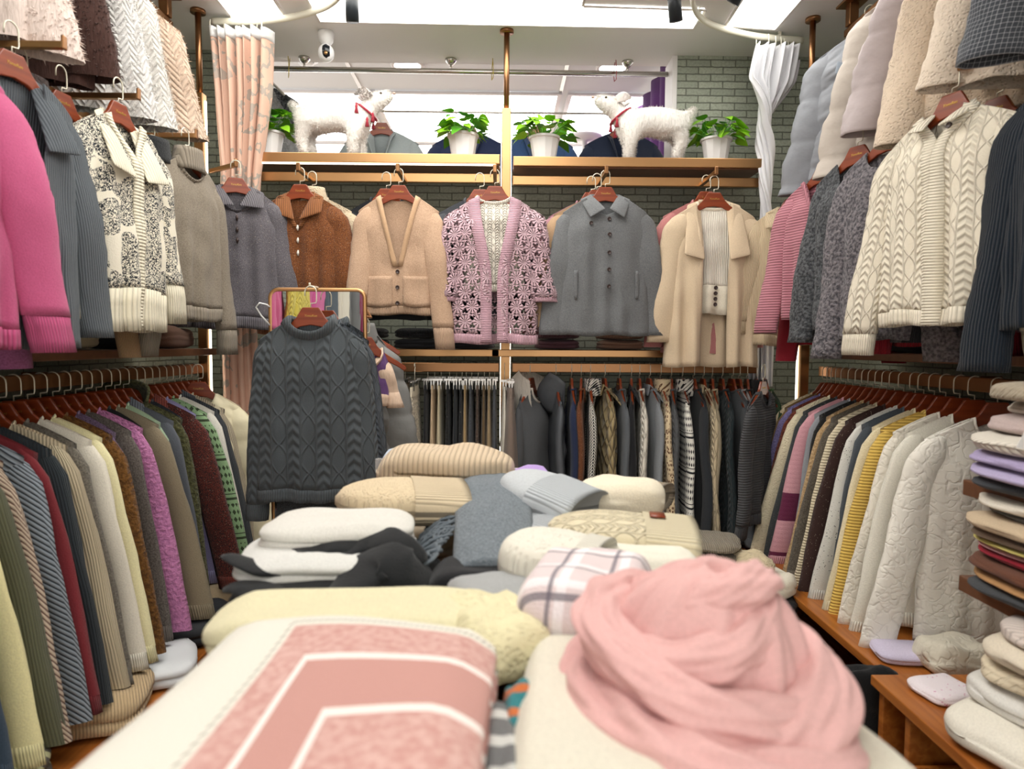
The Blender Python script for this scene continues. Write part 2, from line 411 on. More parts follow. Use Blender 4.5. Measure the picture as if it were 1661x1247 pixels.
def garment(name, label, cat, loc, yaw=0, mat=None, trim=None, L=.55, sw=.19, tw=.2, D=.05, nh=.07, neck='crew', dip=.07, gap=0,
            slen=.5, r0=.075, r1=.045, splay=.04, sy=-.01, flat=.5, cuff=.06, hem=.05, band=.02, collar=None, collar_mat=None, buttons=None,
            pockets=None, puff=0, pp=.15, hyaw=0, fold=.008, hero=False, group=None, seed=0, fur=0, hood=False, hang=True, short=None, tilt=0, zlow=0, sleeves=(-1, 1), smat=None, bswing=0, hprops=None):
    rng = random.Random(seed*7 + 13)
    root = empty(name, loc, R(yaw), 0, R(tilt)); tag(root, label, cat, group)
    trim = trim or mat; ph = [rng.random()*6.28 for _ in range(4)]
    nx, nz = ((14, 80) if puff else (14, 36)) if hero else (5, 15)
    z0 = -.125 - zlow; sd = .065
    def zs(x): return z0 - sd*max(0, min(1.3, (abs(x)-nh)/max(.01, sw-nh)))**1.1
    def hw(v):
        a = lerp(sw, sw*.96, sm(v/.12)); return lerp(a, tw, sm((v-.1)/.9)) + (puff*.45*abs(math.sin(PI*v*L/pp))**.5 if puff else 0) + .007*n3(v*5, seed, 2)*sm(v*2)
    def zz(x, v): return lerp(zs(x), z0 - L - .004*math.sin(x*30+ph[0]), v)
    def depth(x, v, w):
        e = max(0, 1-abs(x/w)**3)**.5 if w > 0 else 0
        d = max(D*(.35+.65*sm(v/.25)), .0135)*e
        d += fold*e*sm(v*1.3)*(math.sin(x*(2.2*PI/.1)+ph[1]+2*v) + .6*math.sin(x*(PI/.033)+ph[2]-3*v)) + .009*min(1, D/.03)*e*n3(x*9+ph[3], v*6, seed)
        if puff: d += puff*e*(1.7*abs(math.sin(PI*v*L/pp + .5*math.sin(x*9+ph[0])))**.5 - .6) + .016*e*n3(x*13, v*10, seed+5) + .008*e*n3(x*34, v*26, seed+9)
        return d
    def xin(v):
        dz = v*L
        if neck == 'crew': return nh*math.sqrt(max(0, 1-(dz/dip)**2)) if dz < dip else 0
        if neck == 'v': return nh*max(0, 1-dz/dip)
        return lerp(nh, gap, sm(dz/dip))   # open front
    bv = (1 - hem/L) if (hem and trim is not mat) else 1.0
    vs_ = [(i/nz)**1.35*bv for i in range(nz+1)]
    hv = [bv + (1-bv)*i/3 for i in range(4)] if bv < 1 else None
    def panels(vs):
        V = []; Fc = []; U = []
        def g(nu, fx, side):
            k = len(V)
            for v in vs:
                for j in range(nu+1):
                    x = fx(j/nu, v); w = hw(v); z = zz(x, v)
                    y = depth(x, v, w) * (-1 if side < 0 else .6)
                    if side > 0: z -= .018*max(0, 1-(x/nh)**2)*(1-v)**8
                    y += bswing*v
                    V.append((x, y, z)); U.append((x, z - z0 + L))
            for i in range(len(vs)-1):
                for j in range(nu):
                    a = k+i*(nu+1)+j; q = (a, a+1, a+nu+2, a+nu+1); Fc.append(q if side < 0 else q[::-1])
        g(nx*2, lambda u, v: lerp(-hw(v), hw(v), u), 1)
        g(nx, lambda u, v: lerp(-hw(v), -xin(v), u), -1)
        g(nx, lambda u, v: lerp(xin(v), hw(v), u), -1)
        return V, Fc, U
    V, Fc, U = panels(vs_)
    if fur: V2, F2 = spikes(V, Fc, fur, .014, .0016, rng); U = U + [U[0]]*(len(V2)-len(U)); V, Fc = V2, F2
    mesh('body', V, Fc, mat, root, uv=U, merge=0 if fur else .0004, thick=.004 if hero and not fur else 0)
    if hv:
        V, Fc, U = panels(hv); mesh('hem_band', V, Fc, trim, root, uv=U, merge=.0004, thick=.006 if hero else .003)
    smat = smat or mat
    for s in sleeves:
        n, k = ((20, 64) if puff else (20, 26)) if hero else (10, 11)
        ct = cuff/slen if cuff else 0; swg = rng.uniform(-.015, .015); sph = rng.random()*6
        def ring(t, grow=1):
            cx = s*(sw - .045 + (splay+.045)*t**.75); cy = sy*sm(t*2) + swg*t + bswing*t; cz = zs(sw*.8) - .008 - slen*t
            r = lerp(r0*.84, r1, t**.8)*math.sqrt(min(1, (t+.004)/.11))*grow
            if puff: r += puff*.9*(abs(math.sin(PI*t*slen/(pp*1.05) + .25*math.sin(sph)))**.5 - .45)
            out = []
            for j in range(n):
                a = 2*PI*j/n
                q = 1 + .07*math.sin(3*a+sph+5*t) + .08*n3(3*math.cos(a), 3*math.sin(a)+seed, t*7) + (.09*n3(4*math.cos(a)+5, 4*math.sin(a)+seed, t*17) if puff or hero else 0)
                out.append((cx + r*q*math.cos(a), cy + r*flat*q*math.sin(a) + .006*math.sin(t*9+sph), cz + s*0 - .02*abs(math.cos(a))*(1-t)*0))
            return out
        def tubeof(ts, grow=1):
            V = []; Fc = []; U = []
            for t in ts:
                rg = ring(t, grow); V += rg; U += [(abs((j/n)-.5)*2*(r0+r1)*1.4, (1-t)*slen) for j in range(n)]
            for i in range(len(ts)-1):
                for j in range(n): Fc.append((i*n+j, (i+1)*n+j, (i+1)*n+(j+1) % n, i*n+(j+1) % n))
            return V, Fc, U
        end = 1-ct if (ct and trim is not mat) else 1
        V, Fc, U = tubeof([end*(i/k)**1.25 for i in range(k+1)])
        if fur: V2, F2 = spikes(V, Fc, fur//3, .014, .0016, rng); U = U + [U[0]]*(len(V2)-len(U)); V, Fc = V2, F2
        mesh('sleeve', V, Fc, smat, root, uv=U, thick=.004 if hero and not fur else 0)
        if end < 1:
            V, Fc, U = tubeof([end-.004, end + (1-end)*.3, end + (1-end)*.65, 1], .95); mesh('cuff', V, Fc, trim, root, uv=U, thick=.004)
    cm = collar_mat or trim
    if band and not fur:
        if neck == 'crew':
            P = []
            for i in range(24):
                a = 2*PI*i/24; x = nh*math.cos(a); fr = math.sin(a) > 0
                z = z0 - (dip if fr else .018)*abs(math.sin(a))
                vv = min(1, max(0, (z0-z)/L)); y = -depth(x, vv, hw(vv))-.002 if fr else depth(x, vv, hw(vv))*.6
                P.append((x, y, z+.002))
            MB().tube(P, band*.22, 8, closed=True, ry=2.4).build('neckband', cm, root)
        else:
            vv = [i/(nz)*1.0 for i in range(nz+1)] if neck == 'open' else [min(1, dip/L)*i/12 for i in range(13)]
            for s in (-1, 1):
                V = []; U = []
                for v in vv:
                    for q in (0, 1):
                        x = xin(v) + (band if q else (-band*.25 if neck == 'open' else 0)); x = max(x, 0); y = -depth(x, v, hw(v)) - .005 + bswing*v
                        V.append((s*x, y, zz(x, v)+.002)); U.append((zz(x, v), x))
                Fc = [(2*i, 2*i+1, 2*i+3, 2*i+2) for i in range(len(vv)-1)]
                mesh('placket', V, Fc, cm, root, uv=U, thick=.006)
    if collar == 'stand':
        V = []; n = 20
        for i in range(6):
            t = i/5
            for j in range(n):
                a = 2*PI*j/n; V.append((nh*lerp(1.04, .8, t)*math.cos(a), -.012+(.042)*lerp(1, .9, t)*math.sin(a)*-1, z0 - .012 + .06*t - (.02*(1-t) if math.sin(a) > 0 else 0)))
        mesh('collar', V, [(i*n+j, i*n+(j+1) % n, (i+1)*n+(j+1) % n, (i+1)*n+j) for i in range(5) for j in range(n)], cm, root, thick=.008)
    elif collar:
        tipx, tipz, wide = {'polo': (.11, .085, .05), 'peter': (.075, .1, .05), 'shawl': (.13, .17, .06), 'waterfall': (.15, .24, .07), 'small': (.07, .05, .03)}[collar]
        fx = .008 if neck != 'open' else gap*.6+.02
        for s in (-1, 1):
            fz = dip*.8 if neck != 'open' else tipz*1.1
            a = (s*nh*.75, D*.35, z0+.022); b = (s*(nh+wide*.6), -.0, z0-.005)
            c = (s*tipx, -D-.022, z0-tipz); d = (s*fx, -D-.02, z0-fz)
            patch('collar', (a, b, c, d), cm, root, 8, 8, .012, .007, 1)
        patch('collar_back', ((-nh*.8, D*.3, z0+.022), (nh*.8, D*.3, z0+.022), (nh*.85, D*.65, z0-.03), (-nh*.85, D*.65, z0-.03)), cm, root, 6, 3, 0, .006)
    if hood:
        hs = 1.45 if hood == 'fur' else 1
        V, Fc = grid(14, 10, lambda u, v: ((.0+math.cos(PI*u)*hs*(.095-.02*v)*(1-.25*v)), -.035 + hs*.12*math.sin(PI*u)*(.5+.5*math.sin(PI*v)), z0+.03*hs + .05*math.sin(PI*u)*(1-v) - .15*hs*v + .012*n3(u*4, v*4, seed)))
        VV, FF = (spikes(V, Fc, 2500, .012, .0012, rng, .2) if hood == 'fur' else (V, Fc))
        mesh('hood', VV, FF, collar_mat or mat, root, thick=0 if hood == 'fur' else .01)
    for bx, bz, kind in (buttons or []):
        v = min(1, (bz)/L); button((bx, -depth(bx, v, hw(v))-.009+bswing*v, z0-bz), {'d': M['btn'], 'p': M['pearl'], 't': M['btn'], 'w': M['pearl']}[kind], root, .009 if kind == 'd' else .006, kind in 'tw')
    for px, pz, pw, phh in (pockets or []):
        def f(u, v):
            x = px + (u-.5)*pw; z = pz + v*phh; vv = z/L
            return (x, -depth(x, vv, hw(vv))-.006-.004*math.sin(PI*u)*(1-v), z0-z - .008*math.sin(PI*u)*v)
        V, Fc = grid(8, 8, f); mesh('pocket', V, Fc, mat, root, thick=.006)
    if hang:
        hanger(loc, R(yaw + hyaw), 'wooden hanger of the ' + (short or label), 'wooden hangers')
    return root

# ------------------------------------------------------------------ the room
YB = 3.62
struct(boxo('floor', (-1.8, -2.6, -.06), (1.96, YB+.1, 0), M['floor'], bevel=0))
struct(boxo('wall_left', (-1.78, -1.6, 0), (-1.68, YB+.1, 2.9), BR_Y, bevel=0))
struct(boxo('wall_right', (1.84, -1.6, 0), (1.94, YB+.1, 2.9), BR_Y, bevel=0))
w = MB().box((-1.68, YB, 0), (1.84, YB+.1, 2.3)).box((.91, YB, 2.3), (1.84, YB+.1, 2.9)).box((-1.68, YB, 2.3), (-1.3, YB+.1, 2.9))
struct(w.build('wall_back', BR_X, smooth=False))
struct(boxo('trim_1', (.885, YB-.005, 2.3), (.91, YB+.16, 2.9), M['white']))
struct(boxo('ceiling', (-1.78, -1.2, 2.9), (1.94, YB+.14, 2.98), M['ceil'], bevel=0))

def panel(label, pts):
    r = empty('ceiling_light', (0, 0, 2.9)); tag(r, label, 'ceiling light', 'flat lit ceiling panels')
    n = len(pts); c = [sum(p[i] for p in pts)/n for i in (0, 1)]
    V = [(x, y, -.004) for x, y in pts]
    mesh('diffuser', V + [(x, y, -.001) for x, y in pts], [tuple(range(n)), tuple(reversed(range(n, 2*n)))] + [(i, (i+1) % n, n+(i+1) % n, n+i) for i in range(n)], M['panel'], r, smooth=False)
    o = [(x + (.012 if x > c[0] else -.012), y + (.012 if y > c[1] else -.012), -.006) for x, y in pts]
    i_ = [(x, y, -.006) for x, y in pts]
    mesh('frame', o + i_, [(i, (i+1) % n, n+(i+1) % n, n+i) for i in range(n)], M['white'], r, smooth=False, thick=.006)
panel('large white lit ceiling panel over the middle of the shop', [(-.845, 1.2), (.35, 1.2), (.35, 3.1), (.9, 3.12), (.9, 3.3), (-.845, 3.28)])
panel('lit ceiling panel above the peach curtain', [(-1.24, 2.2), (-1.0, 2.2), (-1.0, 3.25), (-1.24, 3.25)])
panel('lit ceiling panel above the silver curtain', [(1.02, 2.3), (1.29, 2.3), (1.29, 3.3), (1.05, 3.27)])
panel('added lit ceiling panel, out of view over the near table end', [(-.6, -.9), (.6, -.9), (.6, .3), (-.6, .3)])  # extra emitter beyond the frame, added to light the near part of the room

# posts with light strips
def post(label, x, y, cap=True, low=0):
    r = empty('display_post', (x, y, 0)); tag(r, label, 'post', 'bronze display posts')
    MB().tube([(0, 0, 2.52), (0, 0, 2.9)], .0135, 16).build('rod', M['bronze'], r)
    MB().lathe([(.033, 2.886), (.033, 2.9)], 24).build('ceiling_flange', M['bronze'], r)
    boxo('column', (-.022, -.022, 0), (.022, .022, 2.53), M['gold'], r)
    for s in (-1, 1): boxo('light_strip', (s*.0225-(.003 if s < 0 else -.0), -.002, .4), (s*.0225+(.003 if s > 0 else 0), .014, 2.5), M['led'], r, bevel=0)
post('central bronze post with a light strip on each side', .022, 3.36)
post('bronze post beside the peach curtain', -1.375, 3.2)
post('bronze post beside the silver curtain', 1.425, 3.2)

# back display shelves and rails
for nm, lab, x0, x1, dz in (('l', 'left', -1.24, -.008, 0), ('r', 'right', .055, 1.25, -.008)):
    r = empty('display_shelf', (0, 0, 2.3+dz)); tag(r, f'bronze edged high shelf {lab} of the central post', 'shelf')
    boxo('board', (x0, 3.31, -.05), (x1, YB, -.002), M['shelf'], r)
    boxo('front_edge', (x0, 3.295, -.045), (x1, 3.31, 0), M['gold'], r)
    if nm == 'l': boxo('light_strip', (x0+.01, 3.3, -.052), (x1-.02, 3.308, -.0455), M['led'], r, bevel=0)
    r = empty('display_bar', (0, 3.36, 2.2+dz)); tag(r, f'flat rose gold bar under the shelf {lab} of the post', 'rail')
    boxo('bar', (x0, -.012, -.022), (x1, .012, .022), M['gold'], r)
    r = empty('low_shelf', (0, 0, 1.375)); tag(r, f'narrow wood shelf behind the displayed knits {lab} of the post', 'shelf')
    boxo('board', (x0-.1, 3.34, -.03), (x1, YB, 0), M['shelf'], r); boxo('front_edge', (x0-.1, 3.32, -.035), (x1, 3.34, 0), M['gold'], r)
    r = empty('clothes_rail', (0, 3.32, 1.31)); tag(r, f'flat bronze clothes rail low on back wall, {lab} half', 'rail')
    boxo('bar', (x0, -.008, -.045), (x1, .008, 0), M['bronze'], r)
    for x in (x0+.03, x1-.03): boxo('bracket', (x-.01, .008, -.04), (x+.01, .3, -.01), M['bronze'], r)
for s, lab, X_, y0 in ((-1, 'left', -1.38, .2), (1, 'right', 1.5, 1.5)):
    r = empty('clothes_rail', (X_, 0, 1.305)); tag(r, f'long flat bronze clothes rail along the {lab} wall', 'rail')
    boxo('bar', (-.008, y0, -.045), (.008, 3.18, 0), M['bronze'], r)
    for y in (y0+.3, 1.7, 2.4, 3.05): boxo('bracket', (min(0, s*.29), y, -.04), (max(0, s*.29), y+.02, -.01), M['bronze'], r)
    xb = -1.42 if s < 0 else 1.56
    r = empty('display_bar', (xb, 0, 2.2)); tag(r, f'flat rose gold display bar along the {lab} wall', 'rail')
    boxo('bar', (-.01, -.4, -.05), (.01, 3.18, -.0), M['gold'], r)
    r = empty('wall_shelf', (0, 0, 1.375)); tag(r, f'long brown shelf along the {lab} wall', 'shelf')
    boxo('board', (-1.68 if s < 0 else 1.44, -.4, -.03), (-1.3 if s < 0 else 1.84, 3.15, 0), M['shelf'], r)
    xt = -1.45 if s < 0 else 1.53
    r = empty('ceiling_rail', (xt, 0, 2.8)); tag(r, f'bronze clothes rail hung from the ceiling on the {lab}', 'rail')
    boxo('bar', (-.01, .9, -.03), (.01, 3.1, 0), M['bronze'], r)
    for y in (1.4, 3.05): boxo('drop', (-.02, y-.02, 0), (.02, y+.02, .095), M['bronze'], r); boxo('ceiling_plate', (-.05, y-.05, .09), (.05, y+.05, .1), M['bronze'], r)

def arm(x, y, z, d, label, ln=.2):
    r = empty('faceout_rod', (x, y, z)); tag(r, label, 'display arm', 'short bronze display arms')
    dx, dy = d
    a = Vector((dx, dy, 0)); b = Vector((-dy, dx, 0))*.009
    P = [-b - a*0, b - a*0, b - a*ln, -b - a*ln]
    V = [(p.x, p.y, -.022) for p in P] + [(p.x, p.y, -.004) for p in P]
    mesh('arm', V, [(0, 3, 2, 1), (4, 5, 6, 7), (0, 1, 5, 4), (1, 2, 6, 5), (2, 3, 7, 6), (3, 0, 4, 7)], M['gold'], r, smooth=False, bevel=.002)
    c = a*.004
    P = [-b-c, b-c, b+c, -b+c]; V = [(p.x, p.y, -.024) for p in P] + [(p.x, p.y, .012) for p in P]
    mesh('stop', V, [(0, 3, 2, 1), (4, 5, 6, 7), (0, 1, 5, 4), (1, 2, 6, 5), (2, 3, 7, 6), (3, 0, 4, 7)], M['bronze'], r, smooth=False, bevel=.003)

# ------------------------------------------------------------------ front-facing garments on the back wall
f = fabric
HB = 'knitwear displayed facing the room on the back wall'
def front(px_x, label, short, **k):
    x = px_x
    arm(x-.02*0, 3.1, 2.19, (0, -1), 'display arm holding the ' + short, .25)
    k.setdefault('cat', 'sweater')
    name = k.pop('name', 'sweater'); cat = k.pop('cat'); zo = k.pop('dz', 0)
    return garment(name, label, cat, (x, 3.13, 2.187+zo), k.pop('yaw', 0), hero=True, short=short, group=HB, **k)
def behind(x, label, short, name='sweater', y=3.2, **k):
    k.setdefault('cat', name.replace('_', ' ')); cat = k.pop('cat')
    return garment(name, label, cat, (x, y, 2.187), k.pop('yaw', 0), short=short, group='garments hung behind the displayed ones', **k)

front(-.905, 'rust brown marled hooded sweater with three pearl toggles', 'rust brown hooded sweater', mat=f('#8a552d', 'tweed', '#5f3620'), trim=f('#8a5630', 'rib', '#5a341c'), cat='sweater',
      L=.62, sw=.185, tw=.2, neck='v', dip=.15, nh=.075, collar='polo', buttons=[(0, .15, 'w'), (0, .205, 'w'), (0, .26, 'w')], D=.045, fold=.012, slen=.5, seed=1, name='hooded_sweater')
behind(-.87, 'beige patterned sweater mostly hidden behind the rust brown one', 'beige patterned sweater', mat=f('#c2b196', 'honey'), sw=.2, tw=.2, D=.03, L=.5, seed=31, collar='stand')
front(-.463, 'oatmeal beige V-neck cardigan with two patch pockets', 'oatmeal beige cardigan', mat=f('#c9a98e', 'heather', '#b5967c'), trim=f('#c6a68b', 'rib', k=.8), cat='cardigan', name='cardigan',
      L=.53, sw=.18, tw=.165, neck='v', dip=.32, nh=.078, D=.045, band=.022, collar_mat=f('#c9a582', 'plain'), hem=.035, cuff=.1, slen=.64, r0=.06, r1=.045, splay=.03, sy=-.03, fold=.005,
      buttons=[(.0, .34, 'd'), (.0, .41, 'd'), (.0, .48, 'd')], pockets=[(-.085, .36, .12, .13), (.085, .36, .12, .13)], seed=2)
behind(-.53, 'black fine knit sweater behind the oatmeal cardigan', 'black sweater behind it', mat=f('#26282c'), sw=.19, tw=.19, D=.03, seed=32)
front(-.03, 'dusty pink crochet flower cardigan worn open over cream knit', 'pink crochet cardigan', mat=f('#dab7c0', 'crochet'), trim=f('#cfa6b2', 'rib', k=.9), cat='cardigan', name='crochet_cardigan',
      L=.66, sw=.19, tw=.2, neck='open', dip=.4, gap=.022, nh=.078, D=.06, band=.04, hem=.045, cuff=.02, slen=.42, r0=.08, r1=.065, splay=.035, sy=-.02, fold=.006, seed=3)
garment('inner_blouse', 'cream ribbed knit top inside the pink crochet cardigan', 'top', (-.035, 3.14, 2.187), 0, f('#efe8d8', 'cable', k=.4), f('#efe8d8', 'rib'), L=.42, sw=.15, tw=.14, D=.03, nh=.078, dip=.03, sleeves=(), hem=.03, band=.02, hero=True, hang=False, group=HB, seed=4)
behind(-.1, 'dark grey jacket behind the pink crochet cardigan', 'dark grey jacket', name='jacket', mat=f('#4a4d52'), sw=.2, tw=.2, D=.03, seed=33, slen=.45)
front(.47, 'mid grey felted wool cape jacket with five dark buttons', 'grey wool jacket', mat=f('#77797a', 'heather', '#66686a'), cat='jacket', name='wool_jacket',
      L=.62, sw=.19, tw=.215, neck='crew', dip=.075, nh=.085, D=.055, band=0, hem=0, cuff=0, slen=.57, r0=.075, r1=.06, splay=.045, sy=-.012, fold=.007, collar='peter', pockets=[(-.135, .33, .014, .12), (.14, .33, .014, .12)],
      buttons=[(-.07, .12, 'd'), (.012, .1, 'd'), (.012, .17, 'd'), (.012, .25, 'd'), (.012, .325, 'd'), (.012, .4, 'd')], seed=5, flat=.4)
behind(.42, 'mauve knit sweater behind the grey wool jacket', 'mauve sweater', mat=f('#a77a83'), sw=.2, tw=.2, D=.03, seed=34, y=3.24, splay=.08, slen=.56)
behind(.44, 'tan knit sweater between the grey jacket and mauve sweater', 'tan sweater', mat=f('#b39474'), sw=.2, tw=.2, D=.03, seed=35, y=3.19, splay=.07, slen=.53)
front(.965, 'cream wool coat with wide draped lapels hanging open', 'cream draped coat', mat=f('#dac4a6', 'plain'), cat='coat', name='draped_coat',
      L=.74, sw=.19, tw=.22, neck='open', dip=.3, gap=.06, nh=.08, D=.055, band=0, hem=0, cuff=0, slen=.58, r0=.075, r1=.065, splay=.04, sy=-.01, fold=.014, collar='waterfall', seed=6, dz=-.02)
garment('inner_blouse', 'cream ribbed knit top with four dark buttons inside the cream coat', 'top', (.965, 3.15, 2.167), 0, f('#f3ecdd', 'rib'), f('#efe6d2', 'plain'), L=.5, sw=.14, tw=.13, D=.035, nh=.078, dip=.03, sleeves=(), hem=.13, band=.02, hero=True, hang=False,
        buttons=[(.012, .38, 'd'), (.012, .405, 'd'), (.012, .43, 'd'), (.012, .455, 'd')], group=HB, seed=7)
behind(.95, 'dusty pink sweater whose hem shows under the cream coat', 'dusty pink sweater', mat=f('#b97a78'), sw=.2, tw=.2, D=.03, seed=36, L=.7, slen=.62)
# corner pieces
arm(-1.16, 3.05, 2.19, (.8, -.6), 'display arm holding the grey purple collared sweater')
garment('collared_sweater', 'grey purple marled sweater with big collar and three toggles', 'sweater', (-1.15, 3.02, 2.187), 22, f('#6e6a6f', 'tweed', '#585459'), f('#69656a', 'rib'), L=.6, sw=.18, tw=.185, D=.05, neck='crew', dip=.1, nh=.085,
        collar='polo', buttons=[(0, .13, 't'), (0, .18, 't'), (0, .225, 't')], hero=True, seed=8, splay=.05, slen=.55, short='grey purple collared sweater', group=HB, fold=.012)
arm(1.3, 3.1, 2.13, (-.7, -.7), 'display arm holding the beige zip collar sweater')
garment('zip_sweater', 'beige ribbed half-zip sweater at the right back corner', 'sweater', (1.29, 3.05, 2.125), -22, f('#dcc6a4', 'rib', k=.7), f('#dcc6a4', 'rib', k=.6), L=.6, sw=.18, tw=.18, D=.045, neck='v', dip=.1, nh=.08,
        collar='polo', hero=True, seed=9, splay=.04, short='beige half-zip sweater', group=HB)

# ------------------------------------------------------------------ garments facing the aisle, left wall
HL = 'knitwear facing the aisle on the left wall'
def aisle(side, x, y, z, yaw, label, short, name='sweater', cat=None, **k):
    k.setdefault('hero', True)
    return garment(name, label, cat or name.replace('_', ' '), (x, y, z), yaw, short=short, group=k.pop('group', HL if side < 0 else 'knitwear facing the aisle on the right wall'), **k)
for i, (y, lab) in enumerate(((1.47, 'the hot pink sweater'), (1.86, 'the blue grey ribbed cardigan'), (2.23, 'the squiggle patterned cardigan'), (2.64, 'the taupe sweater'))):
    arm(-1.15, y, 2.19, (1, 0), 'left wall display arm holding ' + lab, .26)
aisle(-1, -1.22, 1.47, 2.17, 76, 'hot pink fine knit sweater nearest the camera on left', 'hot pink sweater', mat=f('#c85d88', 'plain'), trim=f('#bf527e', 'rib'), L=.66, sw=.2, tw=.2, D=.06, slen=.62, splay=.07, r0=.085, r1=.06, cuff=.09, fold=.014, seed=10, sy=-.03)
aisle(-1, -1.3, 1.5, 2.187, 78, 'mauve sweater whose cuff shows below the hot pink one', 'mauve sweater behind the pink one', mat=f('#a7638e', 'heather', '#8d5177'), L=.55, sw=.19, tw=.2, D=.03, slen=.68, splay=.08, hero=False, seed=11)
aisle(-1, -1.21, 1.75, 2.187, 78, 'blue grey ribbed cardigan with a big folded collar', 'blue grey ribbed cardigan', 'ribbed_cardigan', 'cardigan', mat=f('#5b6268', 'rib', k=.9), L=.68, sw=.175, tw=.17, D=.05, neck='open', dip=.3, gap=.01, collar='shawl', band=0, slen=.6, splay=.06, seed=12, fold=.01, r0=.07, r1=.055)
aisle(-1, -1.29, 1.9, 2.187, 82, 'dark brown fleecy sweater left of the squiggle patterned cardigan', 'dark brown fleecy sweater', mat=f('#463733', 'boucle'), L=.58, sw=.19, tw=.19, D=.03, hero=False, seed=13, collar='stand')
aisle(-1, -1.26, 2.02, 2.187, 82, 'tan knit sweater just left of the squiggle patterned cardigan', 'tan sweater by the patterned cardigan', mat=f('#b18f6b', 'rib'), L=.6, sw=.19, tw=.19, D=.03, hero=False, seed=14, slen=.66)
aisle(-1, -1.165, 2.14, 2.2, 82, 'cream cardigan covered in black squiggles with ribbed high collar', 'squiggle patterned cardigan', 'patterned_cardigan', 'cardigan', mat=f('#ece5d2', 'squiggle', '#23272d'), trim=f('#ebe3cb', 'rib', k=1.2), L=.64, sw=.18, tw=.175, D=.055, neck='open', dip=.14, gap=.002, collar='shawl', hem=.13, cuff=.13, band=.02, slen=.56, splay=.07, seed=15, fold=.01, r0=.075, r1=.058)
aisle(-1, -1.3, 2.36, 2.187, 78, 'white fluffy sweater deep behind the black sweater', 'white fluffy sweater', mat=f('#e6e2da', 'fur'), L=.5, sw=.17, tw=.18, D=.025, hero=False, seed=16)
aisle(-1, -1.23, 2.46, 2.187, 80, 'black soft sweater left of the taupe sweater', 'black soft sweater', mat=f('#2d2f31', 'heather'), L=.57, sw=.18, tw=.17, D=.035, hero=False, seed=17, collar='stand')
aisle(-1, -1.165, 2.58, 2.187, 76, 'taupe heather sweater with long hanging sleeves', 'taupe heather sweater', mat=f('#8f8576', 'heather', '#7c7264'), trim=f('#8f8576', 'rib'), L=.58, sw=.17, tw=.17, D=.05, slen=.66, splay=.05, cuff=.1, seed=18, r0=.06, r1=.055, collar='stand')
# near end of the same wall, seen only in the mirror
for i, (y, c, st, lab) in enumerate(((1.08, '#d8c65a', 'cable', 'bright yellow cable knit'), (.74, '#cf5f9a', 'plain', 'magenta sweater'), (.38, '#4d5a66', 'rib', 'slate blue ribbed sweater'), (.02, '#e6dfcf', 'rib', 'cream ribbed sweater'), (-.34, '#5e5f60', 'plain', 'charcoal sweater'), (-.7, '#7b2145', 'plain', 'wine red sweater'), (-1.05, '#33556b', 'plain', 'petrol blue sweater'))):
    aisle(-1, -1.17, y, 2.187, 86, f'{lab} on the left wall nearer than the hot pink one', lab, mat=f(c, st), L=.6, D=.05, seed=40+i, hero=False, nh=.07)

# ------------------------------------------------------------------ right wall, facing the aisle
for y, lab in ((1.56, 'the navy sweater'), (1.92, 'the cream cable cardigan'), (2.3, 'the yellow cable sweater'), (2.69, 'the pink lurex sweater')):
    arm(1.27, y, 2.19, (-1, 0), 'right wall display arm holding ' + lab, .28)
aisle(1, 1.33, 1.54, 2.17, -80, 'dark navy brushed sweater with turned back cuff', 'dark navy sweater', mat=f('#17212c', 'rib', k=1.1), L=.6, sw=.2, tw=.2, D=.06, slen=.66, splay=.06, r0=.085, r1=.07, seed=20, fold=.01, cuff=0)
aisle(1, 1.42, 1.62, 2.187, -80, 'heather pink sweater whose cuff shows below the navy one', 'heather pink sweater', mat=f('#9b6b81', 'heather', '#805468'), L=.62, sw=.2, tw=.2, D=.035, slen=.66, splay=.1, hero=False, seed=21)
aisle(1, 1.27, 1.95, 2.187, -72, 'cream cable knit cardigan with a buttoned high neck', 'cream cable cardigan', 'cable_cardigan', 'cardigan', mat=f('#f2e9d4', 'cable', k=.8), trim=f('#f2e9d4', 'rib'), L=.6, sw=.2, tw=.2, D=.06, neck='open', dip=.1, gap=.004, band=.03, hem=.045, cuff=.07, slen=.64, splay=.1, r0=.075, r1=.06, seed=22,
      collar='small', buttons=[(.03, .05, 'd')], fold=.012)
aisle(1, 1.42, 1.98, 2.187, -72, 'black sweater whose cuff shows under the cream cardigan', 'black sweater behind the cream cardigan', mat=f('#232529', 'rib'), L=.6, sw=.18, tw=.18, D=.03, slen=.6, hero=False, seed=23)
aisle(1, 1.36, 2.14, 2.187, -68, 'yellow openwork cable sweater between cream and grey knits', 'yellow cable sweater', mat=f('#e3c468', 'cable', k=.7), L=.5, sw=.18, tw=.18, D=.04, slen=.5, hero=False, seed=24)
aisle(1, 1.43, 2.2, 2.187, -66, 'dark red sweater behind the yellow one', 'dark red sweater', mat=f('#9c1f2e', 'rib'), L=.66, sw=.17, tw=.17, D=.03, slen=.64, hero=False, seed=25)
aisle(1, 1.29, 2.3, 2.187, -66, 'lighter grey curly boucle jacket left of the yellow sweater', 'lighter grey boucle jacket', 'boucle_jacket', 'jacket', mat=f('#8b868a', 'boucle', '#4c4a50'), L=.64, sw=.17, tw=.16, D=.05, slen=.66, splay=.05, seed=26, r0=.065, r1=.06, band=0)
aisle(1, 1.27, 2.46, 2.187, -64, 'dark grey boucle cardigan beside the pink lurex sweater', 'dark grey boucle cardigan', 'boucle_cardigan', 'cardigan', mat=f('#64676a', 'boucle', '#34363a'), L=.6, sw=.17, tw=.16, D=.045, slen=.6, neck='v', dip=.2, splay=.05, seed=27, r0=.06, r1=.055, band=0)
